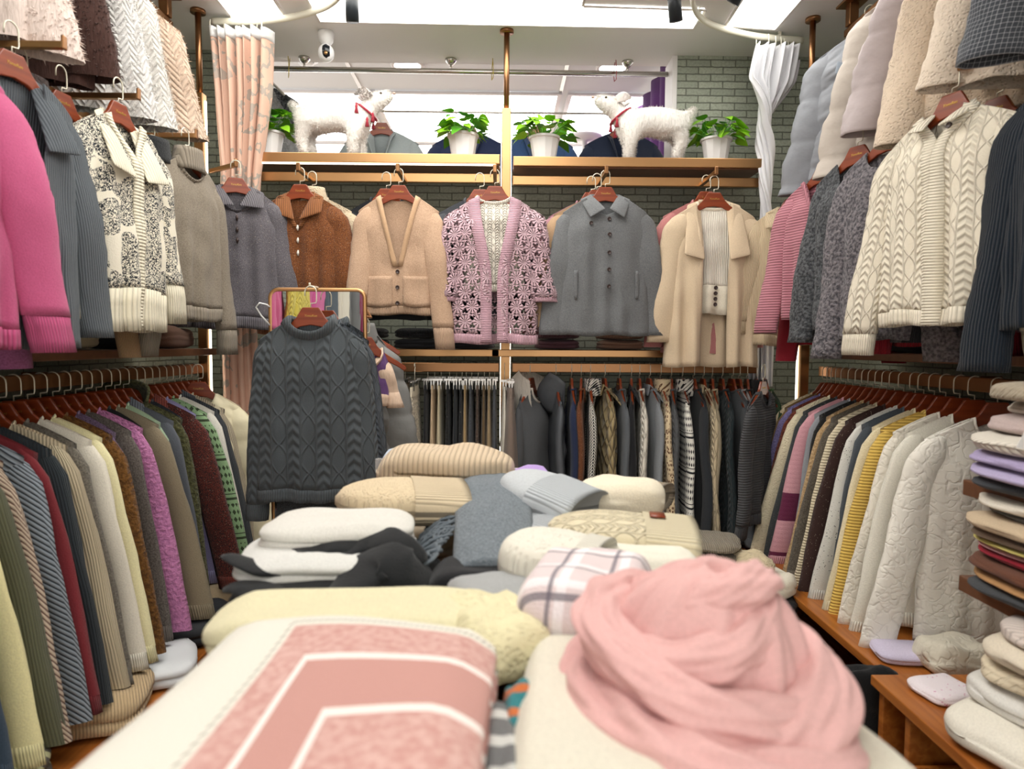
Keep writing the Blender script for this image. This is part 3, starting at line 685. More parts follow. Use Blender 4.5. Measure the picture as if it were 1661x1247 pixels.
aisle(1, 1.38, 2.6, 2.187, -60, 'deep purple sweater behind the pink lurex one', 'deep purple sweater', mat=f('#76205f', 'heather'), L=.58, sw=.18, tw=.18, D=.03, slen=.55, hero=False, seed=28)
aisle(1, 1.28, 2.74, 2.187, -60, 'rose pink lurex sweater with fine horizontal ribs', 'rose pink lurex sweater', 'lurex_sweater', 'sweater', mat=f('#be7f8b', 'hrib'), L=.55, sw=.175, tw=.17, D=.05, neck='v', dip=.13, slen=.56, splay=.07, r0=.065, r1=.055, seed=29, band=.015, fold=.012)
aisle(1, 1.42, 2.86, 2.187, -40, 'dark red sweater cuffs under the beige half-zip', 'dark red sweater in the corner', mat=f('#8e1f2c', 'plain'), L=.66, sw=.17, tw=.17, D=.03, slen=.68, hero=False, seed=30)

# ------------------------------------------------------------------ top rows
HT = 'winter pieces on the high left rail'
def top(side, x, y, yaw, label, short, name, cat, **k):
    return garment(name, label, cat, (x, y, 2.815), yaw, short=short, group=HT if side < 0 else 'padded jackets on the high right rail', **k)
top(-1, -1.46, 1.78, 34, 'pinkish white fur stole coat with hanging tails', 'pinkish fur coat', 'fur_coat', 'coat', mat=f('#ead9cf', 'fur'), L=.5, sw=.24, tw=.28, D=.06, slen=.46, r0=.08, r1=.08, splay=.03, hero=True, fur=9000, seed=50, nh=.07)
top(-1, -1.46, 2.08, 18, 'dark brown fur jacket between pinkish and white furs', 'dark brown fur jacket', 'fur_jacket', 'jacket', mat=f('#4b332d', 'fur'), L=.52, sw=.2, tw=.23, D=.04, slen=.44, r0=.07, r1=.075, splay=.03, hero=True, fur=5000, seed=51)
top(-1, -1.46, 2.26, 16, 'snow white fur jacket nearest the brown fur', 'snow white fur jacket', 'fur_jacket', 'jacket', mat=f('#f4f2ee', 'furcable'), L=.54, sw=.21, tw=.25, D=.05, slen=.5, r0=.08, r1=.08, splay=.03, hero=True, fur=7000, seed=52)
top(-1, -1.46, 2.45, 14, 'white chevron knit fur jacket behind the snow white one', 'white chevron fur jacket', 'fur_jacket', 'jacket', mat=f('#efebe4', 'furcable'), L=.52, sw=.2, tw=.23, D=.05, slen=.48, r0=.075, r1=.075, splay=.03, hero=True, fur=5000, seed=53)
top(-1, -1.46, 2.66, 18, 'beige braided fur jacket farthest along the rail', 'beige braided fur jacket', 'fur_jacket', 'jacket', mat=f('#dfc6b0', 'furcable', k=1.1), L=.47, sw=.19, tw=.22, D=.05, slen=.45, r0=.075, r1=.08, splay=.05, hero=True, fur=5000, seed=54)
for dx, y in ((.0, 0), (.055, .0)):
    pass
sh = dict(hero=True, puff=.017, pp=.17, band=0, hem=0, cuff=0, fold=.004)
top(1, 1.53, 2.9, -24, 'blue grey and lilac padded jacket with stand collar', 'blue grey padded jacket', 'padded_jacket', 'jacket', mat=f('#93969c', 'shell'), L=.58, sw=.19, tw=.22, D=.07, slen=.58, r0=.08, r1=.07, splay=.07, neck='open', dip=.05, gap=.002, collar='shawl', collar_mat=f('#838b95', 'shell'), seed=60, **sh)
top(1, 1.53, 2.52, -24, 'pale greige padded jacket with long sleeve', 'pale greige padded jacket', 'padded_jacket', 'jacket', mat=f('#c9bfb4', 'shell'), L=.6, sw=.2, tw=.24, D=.07, slen=.6, r0=.08, r1=.075, splay=.07, neck='open', dip=.05, gap=.002, collar='shawl', collar_mat=f('#c2b5ba', 'shell'), seed=61, **sh)
top(1, 1.53, 2.3, -24, 'lilac beige padded coat tucked behind the honeycomb jacket', 'lilac beige padded coat', 'padded_coat', 'coat', mat=f('#bdb1b1', 'shell'), L=.56, sw=.2, tw=.24, D=.06, slen=.5, r0=.08, r1=.08, splay=.08, neck='open', dip=.05, gap=.002, collar='shawl', seed=62, **sh)
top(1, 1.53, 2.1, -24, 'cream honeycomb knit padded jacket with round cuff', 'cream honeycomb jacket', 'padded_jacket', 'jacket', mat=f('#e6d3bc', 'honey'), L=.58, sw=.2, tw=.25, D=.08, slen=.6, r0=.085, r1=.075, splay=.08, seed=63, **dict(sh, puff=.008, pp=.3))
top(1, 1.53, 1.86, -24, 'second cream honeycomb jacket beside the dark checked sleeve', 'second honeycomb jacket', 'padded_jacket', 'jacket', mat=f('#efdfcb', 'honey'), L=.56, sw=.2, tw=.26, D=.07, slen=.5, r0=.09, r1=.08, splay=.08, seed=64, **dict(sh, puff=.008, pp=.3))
top(1, 1.53, 1.62, -24, 'dark grey checked tweed coat at the top right edge', 'dark checked tweed coat', 'tweed_coat', 'coat', mat=f('#43474d', 'check', '#aaacb0'), L=.6, sw=.22, tw=.25, D=.07, slen=.52, r0=.09, r1=.08, splay=.1, hero=True, band=0, seed=65)

# ------------------------------------------------------------------ lower rails
def rail_row(items, pos, yawf, place, group, **base):
    prev = None; n = len(items)
    for i, it in enumerate(items):
        c, st, c2, desc, name, kw = it
        x, y, z = pos(i, it); k = dict(base); k.update(kw)
        for q in ('at',): k.pop(q, None)
        yaw = k.pop('yaw', yawf(i))
        lab = f'{desc} on {place}'
        if prev and len(f'{lab} beside the {prev}'.split()) <= 16: lab = f'{lab} beside the {prev}'
        rng = random.Random(i*31 + 5)
        tr = f(c, 'rib') if st in ('plain', 'heather', 'tweed', 'bands', 'speckle') else None
        garment(name, lab, name.split('_')[-1], (x, y, z), yaw, f(c, st, c2), tr, short=f'{desc} on {place}', seed=100+i+int(abs(x)*50), group=group, **k)
        prev = desc

SW, CG, JK, CT = 'sweater', 'cardigan', 'jacket', 'coat'
left = [
 ('#efe6ae', 'plain', None, 'pale lemon sweater', SW, {}), ('#6d6f57', 'rib', None, 'olive grey ribbed cardigan', CG, {}),
 ('#c3b09a', 'diag', '#6b4a42', 'beige and brown striped cardigan', CG, {}), ('#8f98a0', 'diag', '#2f3740', 'navy diagonal striped sweater', SW, {}),
 ('#7a2a30', 'plain', None, 'burgundy wool sweater', SW, {}), ('#30383d', 'rib', None, 'blackish teal ribbed sweater', SW, {}),
 ('#d6c6a6', 'rib', None, 'ecru ribbed sweater', SW, {}), ('#7d776c', 'heather', '#57524a', 'grey brown heather sweater', SW, {}),
 ('#ece5d4', 'plain', None, 'off white sweater with pin tucks', SW, {}), ('#efe7b8', 'plain', None, 'butter yellow sweater', SW, {}),
 ('#7d5526', 'boucle', '#5a3a18', 'rust gold metallic sweater', SW, {}), ('#806a88', 'heather', None, 'purple fuzzy sweater', SW, dict(splay=.03, tw=.17, sw=.175)),
 ('#6e6660', 'heather', None, 'mink grey sweater', SW, dict(splay=.06)), ('#cc85b3', 'boucle', '#b573a0', 'orchid pink boucle sweater', SW, {}),
 ('#222426', 'plain', None, 'jet black sweater', SW, dict(splay=.0, tw=.16, sw=.17)), ('#8c8069', 'plain', None, 'khaki felted wool coat', CT, dict(splay=.12, tw=.24)),
 ('#a8c0a0', 'plain', None, 'mint green sweater', SW, dict(splay=.03, tw=.17, sw=.175)), ('#5c6068', 'plain', None, 'slate grey sweater', SW, dict(collar='polo', splay=.05)),
 ('#5c5c3a', 'boucle', None, 'olive green fuzzy sweater', SW, dict(hood=True, splay=.03, tw=.18)), ('#2c3036', 'jacquard', None, 'charcoal lace shouldered sweater', SW, dict(splay=.03, tw=.17, sw=.175)),
 ('#6d3026', 'tweed', '#2a1c1c', 'rust and black marled cardigan', CG, dict(splay=.13, collar='polo')), ('#9c96c0', 'plain', None, 'lilac blue sweater', SW, dict(splay=.03, tw=.17, sw=.175)),
 ('#8fae82', 'nordic', '#3a4630', 'green patterned knit sweater', SW, dict(splay=.12, tw=.24)), ('#e9e5da', 'plain', None, 'soft white sweater', SW, {}),
 ('#45494f', 'rib', None, 'charcoal ribbed cardigan', CG, dict(collar='shawl')), ('#cbbda3', 'rib', None, 'sand ribbed sweater', SW, {}),
 ('#707378', 'plain', None, 'mid grey sweater', SW, {}), ('#cdbfae', 'rib', None, 'oat ribbed sweater', SW, {}), ('#e6c7ae', 'plain', None, 'blush knit sweater', SW, {}),
]
LY0, LY1 = 1.5, 3.08
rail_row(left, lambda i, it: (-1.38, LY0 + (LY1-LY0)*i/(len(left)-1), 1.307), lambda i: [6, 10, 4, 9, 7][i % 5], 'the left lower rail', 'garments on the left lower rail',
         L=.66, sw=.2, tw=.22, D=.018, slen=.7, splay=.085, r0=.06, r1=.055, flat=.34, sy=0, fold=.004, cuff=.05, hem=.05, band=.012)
near_left = [('#6d7072', 'plain', None, 'grey sweater', SW, {}), ('#d8d0b0', 'rib', None, 'straw ribbed sweater', SW, {}), ('#7c3a4a', 'plain', None, 'plum sweater', SW, {}), ('#3a4a5a', 'plain', None, 'blue sweater', SW, {})]
rail_row(near_left, lambda i, it: (-1.38, 1.1 + .1*i, 1.307), lambda i: 8, 'left lower rail nearest the viewer', 'garments on the left lower rail',
         L=.66, sw=.2, tw=.22, D=.018, slen=.7, splay=.085, r0=.06, r1=.055, flat=.34, sy=0, fold=.004, band=.012)

right = [
 ('#f6f2e6', 'jacquard', None, 'white swirl textured blouse', 'blouse', dict(at=2.03, hero=True, splay=.12, D=.03, flat=.4, r0=.07)),
 ('#f3efe0', 'plain', None, 'ivory cardigan with pearl buttons', CG, dict(at=2.13, buttons=[(.1, .25, 'p'), (.1, .4, 'p'), (.1, .55, 'p')])),
 ('#f1ebdc', 'jacquard', None, 'cream floral embroidered sweater', SW, dict(at=2.2, hero=True)),
 ('#e8c363', 'hrib', None, 'golden yellow sweater', SW, dict(at=2.27)), ('#efe4c2', 'heather', '#e2d4ac', 'custard cream mohair sweater', SW, dict(at=2.33)),
 ('#4e555c', 'plain', None, 'steel blue sweater', SW, dict(at=2.39, splay=.05)), ('#dcdbd2', 'speckle', '#3a3c3c', 'pale grey speckled sweater', SW, dict(at=2.44)),
 ('#3a2723', 'sequin', None, 'dark brown sequined stole', 'stole', dict(at=2.51, splay=.11, D=.024)), ('#e0d3b4', 'hrib', None, 'ecru ridged cardigan', CG, dict(at=2.57)),
 ('#6e665a', 'heather', None, 'mushroom brown sweater', SW, dict(at=2.62)), ('#c8aa82', 'boucle', '#b39468', 'camel boucle sweater', SW, dict(at=2.67)),
 ('#232323', 'sequin', None, 'black beaded sweater', SW, dict(at=2.72, splay=.04)), ('#9a9da2', 'plain', None, 'silver grey sweater', SW, dict(at=2.77, splay=.04)),
 ('#dba3ac', 'bands', '#6b2a48', 'pink sweater with plum bands', SW, dict(at=2.82, splay=.1)), ('#3d4143', 'sequin', None, 'charcoal studded sweater', SW, dict(at=2.88)),
 ('#ece0c0', 'honey', None, 'cream open knit sweater', SW, dict(at=2.94, splay=.13)), ('#7c3c2a', 'boucle', None, 'brick red boucle sweater', SW, dict(at=2.99)),
 ('#8b82b4', 'heather', None, 'lavender sweater', SW, dict(at=3.03, splay=.12)), ('#7a5f38', 'plain', None, 'bronze brown sweater', SW, dict(at=3.07)),
 ('#dccba8', 'honey', None, 'wheat cream waffle sweater', SW, dict(at=3.11)),
]
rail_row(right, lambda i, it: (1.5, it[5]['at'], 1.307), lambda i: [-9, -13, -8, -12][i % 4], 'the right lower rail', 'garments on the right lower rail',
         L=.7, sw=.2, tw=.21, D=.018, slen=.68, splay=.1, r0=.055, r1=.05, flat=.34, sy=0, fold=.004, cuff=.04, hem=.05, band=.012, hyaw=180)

back = [
 (.035, '#5f6164', 'plain', None, 'grey coat with fur hood', CT, dict(hood='fur', collar_mat=f('#e0d8cc', 'fur'), tw=.2, D=.075, splay=.1, yaw=70)),
 (.155, '#55585c', 'shell', None, 'graphite hooded padded coat', CT, dict(hood=True, puff=.008, D=.035)),
 (.235, '#27304c', 'plain', None, 'navy blue sweater', SW, {}), (.285, '#7a4a2c', 'tweed', '#5a3420', 'copper marled sweater', SW, {}),
 (.33, '#e8e4da', 'hound', '#202022', 'black and white houndstooth sweater', SW, dict(collar='stand')),
 (.4, '#9c8a64', 'quilt', None, 'khaki diamond quilted jacket', JK, dict(D=.045, collar='polo', L=.62)),
 (.475, '#606468', 'plain', None, 'medium grey wool coat', CT, {}), (.535, '#1f2023', 'plain', None, 'plain black coat', CT, dict(collar='polo')),
 (.575, '#e6dfd0', 'cable', None, 'white cable sweater', SW, {}), (.625, '#888c90', 'plain', None, 'light grey wool coat', CT, dict(D=.035, collar='polo')),
 (.68, '#d9c4a0', 'leopard', '#6a4a36', 'beige leopard pattern sweater', SW, dict(collar='stand')), (.735, '#5a5c5e', 'cable', None, 'grey bobble cable sweater', SW, {}),
 (.79, '#e9e6dc', 'nordic', '#232426', 'black and white nordic sweater', SW, dict(collar='stand')), (.845, '#303337', 'plain', None, 'ink charcoal coat', CT, {}),
 (.895, '#cdbb9a', 'cable', None, 'oat shawl collar cardigan', CG, dict(collar='shawl', D=.03)), (.94, '#c2b294', 'rib', None, 'pale khaki ribbed sweater', SW, {}),
 (.99, '#2a3538', 'cable', None, 'deep teal cable sweater', SW, dict(D=.04)), (1.04, '#585c60', 'plain', None, 'lead grey sweater', SW, {}),
 (1.075, '#d8d8d8', 'buffalo', '#1c1d20', 'black white plaid shirt jacket', JK, {}), (1.115, '#3a3937', 'hound', '#28282a', 'dark herringbone cardigan', CG, {}),
 (1.16, '#303234', 'rib', None, 'anthracite turtleneck sweater', SW, dict(collar='stand')), (1.2, '#3a5a34', 'tweed', '#202a20', 'green and black marled sweater', SW, {}),
]
bk = [(c, st, c2, d, n, dict(kw, at=x)) for x, c, st, c2, d, n, kw in back]
rail_row(bk, lambda i, it: (.115 + it[5]['at']*.98, 3.33, 1.312), lambda i: [86, 94, 90, 82][i % 4], 'back rail right of post', 'garments on the back rail right of the post',
         L=.72, sw=.19, tw=.2, D=.02, slen=.66, splay=.06, r0=.05, r1=.045, flat=.42, sy=0, fold=.004, cuff=.04, hem=.04, band=.012, hyaw=180)
garment('knit_cardigan', 'charcoal marled cardigan turned toward the room in right corner', 'cardigan', (1.2, 3.1, 1.312), 50, f('#4a4a4c', 'hrib'), f('#4a4a4c', 'rib'), L=.58, sw=.19, tw=.19, D=.035, slen=.58, splay=.05, r0=.06, hero=True, seed=77, short='charcoal marled cardigan', group='garments in the right back corner')

# skirts and trousers on clips, back rail left of the post
def skirt(x, c, st, c2, desc, name, w0=.14, w1=.2, L=.6, d0=.008, d1=.02, yaw=90, y=3.33, z=1.312, clip=True, place='back rail left of post', lab=None):
    r = empty(name, (x, y, z), R(yaw)); tag(r, lab or f'{desc} clipped on {place}', name.split('_')[-1], 'skirts and trousers on clip hangers')
    seed = x*100
    def tub(a, b, nzz, ex=0):
        V = []; U = []; n = 32
        for i in range(nzz+1):
            t = lerp(a, b, i/nzz); w = lerp(w0, w1, t**.8)+ex; d = lerp(d0, d1, t)+ex
            for j in range(n):
                th = 2*PI*j/n; q = 1 + .16*t*math.sin(5*th+seed)
                V.append((w*math.cos(th)*(1+.03*t*math.sin(4*th)), d*math.copysign(abs(math.sin(th))**.7, math.sin(th))*q, -.105 - L*t)); U.append((w*math.cos(th), L*(1-t)))
        return V, [(i*n+j, (i+1)*n+j, (i+1)*n+(j+1) % n, i*n+(j+1) % n) for i in range(nzz) for j in range(n)], U
    V, Fc, U = tub(.06, 1, 12); mesh('skirt_panel' if 'skirt' in name else 'leg_panel', V, Fc, f(c, st, c2), r, uv=U)
    V, Fc, U = tub(0, .062, 2, .0015); mesh('waistband', V, Fc, f(c, 'rib'), r, uv=U)
    if clip: hanger((x, y, z), R(yaw), f'steel clip hanger holding the {desc}', 'steel clip hangers', CLIP)
sk = [(-.455, '#d9bfa0', 'plain', 'camel pink skirt', 'long_skirt', dict(d1=.035)), (-.39, '#ece0c8', 'boucle', 'cream boucle skirt', 'long_skirt', dict(d1=.055, L=.7, y=3.18)), (-.345, '#222326', 'plain', 'black slim skirt', 'long_skirt', {}),
      (-.312, '#d8bd9c', 'rib', 'pale camel ribbed skirt', 'long_skirt', dict(d1=.025)), (-.28, '#cfc3a4', 'plain', 'stone skirt', 'long_skirt', dict(d1=.026)), (-.24, '#1e2022', 'tweed', 'black flecked trousers', 'wool_trousers', {}),
      (-.205, '#2b2f33', 'plain', 'off black trousers', 'wool_trousers', dict(d1=.022)), (-.178, '#26282b', 'sequin', 'black sparkly skirt', 'long_skirt', {}), (-.158, '#b0946a', 'plain', 'mustard tan trousers', 'wool_trousers', dict(d1=.024)),
      (-.132, '#55595f', 'heather', 'grey wool trousers', 'wool_trousers', dict(d1=.03)), (-.1, '#6a584c', 'boucle', 'brown boucle skirt', 'long_skirt', {}), (-.07, '#6d5a40', 'plain', 'olive brown skirt', 'long_skirt', dict(d1=.028)),
      (-.045, '#a58f6e', 'plain', 'dark beige trousers', 'wool_trousers', dict(d1=.03))]
sk2 = [(-.02, '#565a60', 'plain', 'blue grey trousers', 'wool_trousers', {}), ]
for x, c, st, d, nm, kw in sk + sk2: skirt(x - .01, c, st, None, d, nm, **kw)
skirt(.045, '#85756a', 'plain', None, 'taupe brown pleated skirt', 'long_skirt', d0=.014, d1=.06, L=.72, y=3.15, lab='wide taupe brown pleated skirt clipped in front of the post')
skirt(.018, '#e4decf', 'plain', None, 'winter white skirt', 'long_skirt', y=3.26, L=.3)

# ------------------------------------------------------------------ mirror and the cable sweater hanging in front of it
mr = empty('standing_mirror', (-.673, 2.53, 0)); tag(mr, 'tall gold framed standing mirror with rounded corners behind the grey cable sweater', 'mirror')
def rrect(hw_, z0, z1, r, n=8):
    P = []
    for cx, cz, a0 in ((hw_-r, z1-r, 0), (-hw_+r, z1-r, PI/2), (-hw_+r, z0+r, PI), (hw_-r, z0+r, 3*PI/2)):
        P += [(cx + r*math.cos(a0+PI/2*i/n), cz + r*math.sin(a0+PI/2*i/n)) for i in range(n+1)]
    return P
P = rrect(.172, .12, 1.595, .03)
MB().extrude(P, -.004, .004).build('mirror_glass', M['mirror'], mr, smooth=False)
MB().tube([(x, 0, z) for x, z in P], .0055, 8, closed=True, ry=1.6).build('frame', M['gold'], mr)
for s in (-1, 1): MB().tube([(s*.15, .01, 1.2), (s*.18, .3, 0)], .009, 8).build('leg', M['gold'], mr); MB().tube([(s*.15, 0, .12), (s*.17, -.12, 0)], .009, 8).build('leg', M['gold'], mr)
MB().tube([(0, .012, 1.6), (0, .0, 1.605), (0, -.1, 1.6), (0, -.104, 1.612)], .004, 6).build('top_hook', M['hookm'], mr)
MB().tube([(-.17, .0, 1.46), (-.2, -.02, 1.5), (-.215, -.03, 1.53), (-.2, -.035, 1.545), (-.18, -.02, 1.54), (-.172, 0, 1.53)], .003, 6).build('side_hook', M['card'], mr)
MB().tube([(.17, .01, 1.5), (.172, .12, 1.5), (.12, .26, 1.552), (.04, .27, 1.556)], .005, 6).build('side_arm', M['gold'], mr)
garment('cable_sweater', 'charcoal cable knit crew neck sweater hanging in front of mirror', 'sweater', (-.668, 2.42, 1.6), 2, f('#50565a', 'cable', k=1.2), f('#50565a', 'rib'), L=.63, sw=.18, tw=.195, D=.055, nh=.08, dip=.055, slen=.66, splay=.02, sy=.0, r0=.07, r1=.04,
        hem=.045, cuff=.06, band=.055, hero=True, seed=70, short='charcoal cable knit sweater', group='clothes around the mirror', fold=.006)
garment('knit_sweater', 'dark grey cable sweater just behind the charcoal cable one', 'sweater', (-.655, 2.465, 1.6), 2, f('#474d54', 'cable', k=.75), f('#474d54', 'rib'), L=.6, sw=.18, tw=.19, D=.02, nh=.08, slen=.6, splay=.035, r0=.06, seed=71, hang=False, group='clothes around the mirror')
skirt(-.64, '#4a4d50', 'heather', None, 'dark grey wool skirt', 'wool_skirt', w0=.16, w1=.2, L=.62, d0=.02, d1=.05, yaw=0, y=2.45, z=1.0, clip=False, lab='dark grey wool skirt below the charcoal cable sweater')
garment('padded_coat', 'mid grey padded coat hanging to the right of mirror', 'coat', (-.575, 2.79, 1.56), 15, f('#7d7d7b', 'shell'), None, L=.62, sw=.12, tw=.14, D=.07, slen=.55, r0=.08, r1=.085, splay=.04, puff=.014, pp=.13, band=0, hem=0, cuff=0, hero=True, seed=72, short='mid grey padded coat', collar='stand', group='clothes around the mirror')
garment('fur_vest', 'purple and blush fur vest tucked behind the mirror edge', 'vest', (-.53, 2.66, 1.5), 20, f('#6a4a7c', 'fur'), f('#e0c4ac', 'fur'), L=.22, sw=.1, tw=.1, D=.03, sleeves=(1,), slen=.2, splay=.02, r0=.04, r1=.035, seed=73, short='purple and blush fur vest', group='clothes around the mirror', smat=f('#e0c4ac', 'fur'))
garment('padded_vest', 'glossy cream padded vest at the end of left rail', 'vest', (-1.3, 2.95, 1.307), 12, f('#e9dfbd', 'shell'), None, L=.7, sw=.17, tw=.2, D=.06, sleeves=(1,), slen=.7, splay=.12, r0=.07, r1=.075, puff=.016, band=0, hem=0, cuff=0, hero=True, seed=74, short='glossy cream padded vest', group='clothes around the mirror')

# ------------------------------------------------------------------ ceiling fittings
def spot(x, y, label, dz=.14, tilt=(0, 0)):
    r = empty('spotlight', (x, y, 2.9)); tag(r, label, 'spotlight', 'black cylinder spotlights')
    MB().tube([(0, 0, -.035), (tilt[0]*.3, tilt[1]*.3, -.06), (tilt[0], tilt[1], -.06-dz)], .0, 4) if 0 else None
    boxo('track_adapter', (-.05, -.014, -.03), (.05, .014, 0), M['dark'], r)
    MB().tube([(0, 0, -.03), (tilt[0]*.2, tilt[1]*.2, -.05)], .008, 10).build('neck', M['dark'], r)
    a = Vector((tilt[0]*.2, tilt[1]*.2, -.045)); b = Vector((tilt[0], tilt[1], -.05-dz))
    MB().tube([a, b, b + (b-a)*.001, a.lerp(b, .97)], [.027, .027, .022, .02], 20).build('barrel', M['dark'], r)
spot(-.62, 2.9, 'black spotlight hanging left of the central post', .12, (.0, .02))
spot(.68, 2.82, 'black spotlight hanging right of the central post', .13, (.03, .04))
spot(-1.46+.02, 3.0, 'small black spotlight by the peach curtain track', .05) if 0 else None
spot(-.95, 2.86, 'small black spotlight between left ceiling panels', .04, (.03, .03))
spot(.98, 2.86, 'small black spotlight between right ceiling panels', .04, (-.03, .03))

r = empty('security_camera', (-.85, 3.4, 2.9)); tag(r, 'round white security camera under the ceiling', 'camera')
MB().lathe([(.036, 0), (.038, -.01), (.034, -.045), (.022, -.062), (.016, -.066)], 28).build('base', M['plastic'], r)
def sph(rx, ry, rz, c, nu=24, nv=14): return [(rx*math.sin(PI*v)*math.cos(2*PI*u), ry*math.sin(PI*v)*math.sin(2*PI*u), c - rz*math.cos(PI*v)) for v, u in ()]
MB().lathe([(max(.0005, .039*math.sin(PI*i/14)), -.1 - .042*math.cos(PI*i/14)) for i in range(15)], 28).build('head', M['plastic'], r)
V, Fc = grid(12, 14, lambda u, v: ((.0 + .017*(2*u-1)*math.sqrt(max(.02, 1-(2*v-1)**4)) + .008), -math.sqrt(max(0, .0415**2 - (.017*(2*u-1)+.008)**2 - (.033*(2*v-1))**2)) , -.1 + .033*(2*v-1)))
mesh('face_plate', V, Fc, M['lens'], r)
MB().tube([(.008, -.0385, -.114), (.008, -.042, -.114)], .009, 16).build('lens', M['gold'], r)

def track(label, pts, x):
    r = empty('curtain_track', (0, 0, 2.87)); tag(r, label, 'curtain track', 'curved curtain tracks')
    P = []
    for i in range(len(pts)-1):
        for t in range(8):
            t /= 8; p0, p1, p2, p3 = [Vector((*pts[max(0, min(len(pts)-1, q))], 0)) for q in (i-1, i, i+1, i+2)]
            P.append(.5*((2*p1) + (p2-p0)*t + (2*p0-5*p1+4*p2-p3)*t*t + (3*p1-p0-3*p2+p3)*t**3))
    P.append(Vector((*pts[-1], 0)))
    MB().tube(P, .011, 8, ry=1.5).build('track', M['ivory'], r)
    for q in (4, len(P)//2, len(P)-6): MB().tube([P[q], P[q]+Vector((0, 0, .03))], .01, 8).build('bracket', M['ivory'], r)
track('ivory curved curtain track in the left ceiling corner', [(-1.33, 3.24), (-1.12, 3.23), (-.93, 3.18), (-.74, 3.06), (-.64, 2.85), (-.62, 2.4)], -1)
track('ivory curved curtain track in the right ceiling corner', [(1.45, 3.36), (1.18, 3.31), (.95, 3.2), (.83, 3.04), (.78, 2.8), (.77, 2.4)], 1)

# curtains
def curtain(name, label, path, mat, head, z_top, seed, n=90, nzz=40, amp=.03, waves=7, thick=.003):
    r = empty(name, (path[0][0], path[0][1], 0)); tag(r, label, 'curtain', 'fitting room curtains')
    rng = random.Random(seed); ox, oy = path[0][0], path[0][1]
    ph = [rng.random()*6 for _ in range(3)]
    def f(a, v):
        k = min(len(path)-1.001, v*(len(path)-1)); i = int(k); t = k-i
        p, q = path[i], path[i+1]
        cx, cy, z, wdt, tw_ = [lerp(p[m], q[m], sm(t)*.5+t*.5) for m in range(5)]
        s = a-.5; x = s*wdt; y = amp*(math.sin(a*waves*2*PI+ph[0]) + .5*math.sin(a*waves*3.3*PI+ph[1]+v*3))*min(1, .5+wdt*3)
        x += .012*math.sin(a*waves*2*PI+1.2+v*2)
        c, s2 = math.cos(tw_), math.sin(tw_)
        return (cx-ox + x*c - y*s2, cy-oy + x*s2 + y*c, z)
    V, Fc = grid(n, nzz, f); U = [(j/n*1.1, (1-i/nzz)*2.0) for i in range(nzz+1) for j in range(n+1)]
    mesh('curtain_panel', V, Fc, mat, r, uv=U, thick=thick)
    if head:
        V, Fc = grid(n, 3, lambda a, v: (lambda p: (p[0], p[1]-.002, p[2]+.004))(f(a, v*.055)))
        mesh('header_tape', V, Fc, head, r, thick=thick*2)
    for i in range(6):
        a = (i+.5)/6; p = f(a, 0); MB().tube([(p[0], p[1], p[2]-.01), (p[0], p[1], p[2]+.02), (p[0], p[1]+.006, p[2]+.035)], .003, 6).build('glider', M['ivory'], r)
    return r
curtain('satin_curtain', 'peach satin curtain with grey flowers gathered at left corner', [(-1.2, 3.23, 2.83, .27, 0), (-1.2, 3.24, 2.55, .23, .1), (-1.22, 3.26, 2.2, .16, .3), (-1.25, 3.28, 1.7, .14, .4), (-1.22, 3.28, .2, .16, .4)],
        f('#e6bfa9', 'floral', '#a9a49b'), f('#f2f1ef', 'satin'), 2.83, 3)
curtain('satin_curtain', 'silver white satin curtain twisted at the right corner', [(1.3, 3.31, 2.83, .2, 0), (1.27, 3.31, 2.66, .24, .3), (1.25, 3.31, 2.45, .1, 1.6), (1.27, 3.31, 2.3, .06, 3.0), (1.27, 3.31, 2.12, .08, 4.2), (1.28, 3.32, 1.9, .07, 5.2), (1.28, 3.34, 1.2, .1, 6)],
        f('#dddde0', 'satin'), None, 2.83, 5, amp=.022, waves=5)
r = curtain('satin_curtain', 'loose silver curtain end slung toward the right post', [(1.41, 3.37, 2.78, .04, 0), (1.38, 3.36, 2.68, .07, .4), (1.32, 3.35, 2.58, .08, .9), (1.27, 3.335, 2.48, .07, 1.4)],
        f('#d8d4da', 'satin'), None, 2.8, 6, n=30, nzz=16, amp=.01, waves=3)

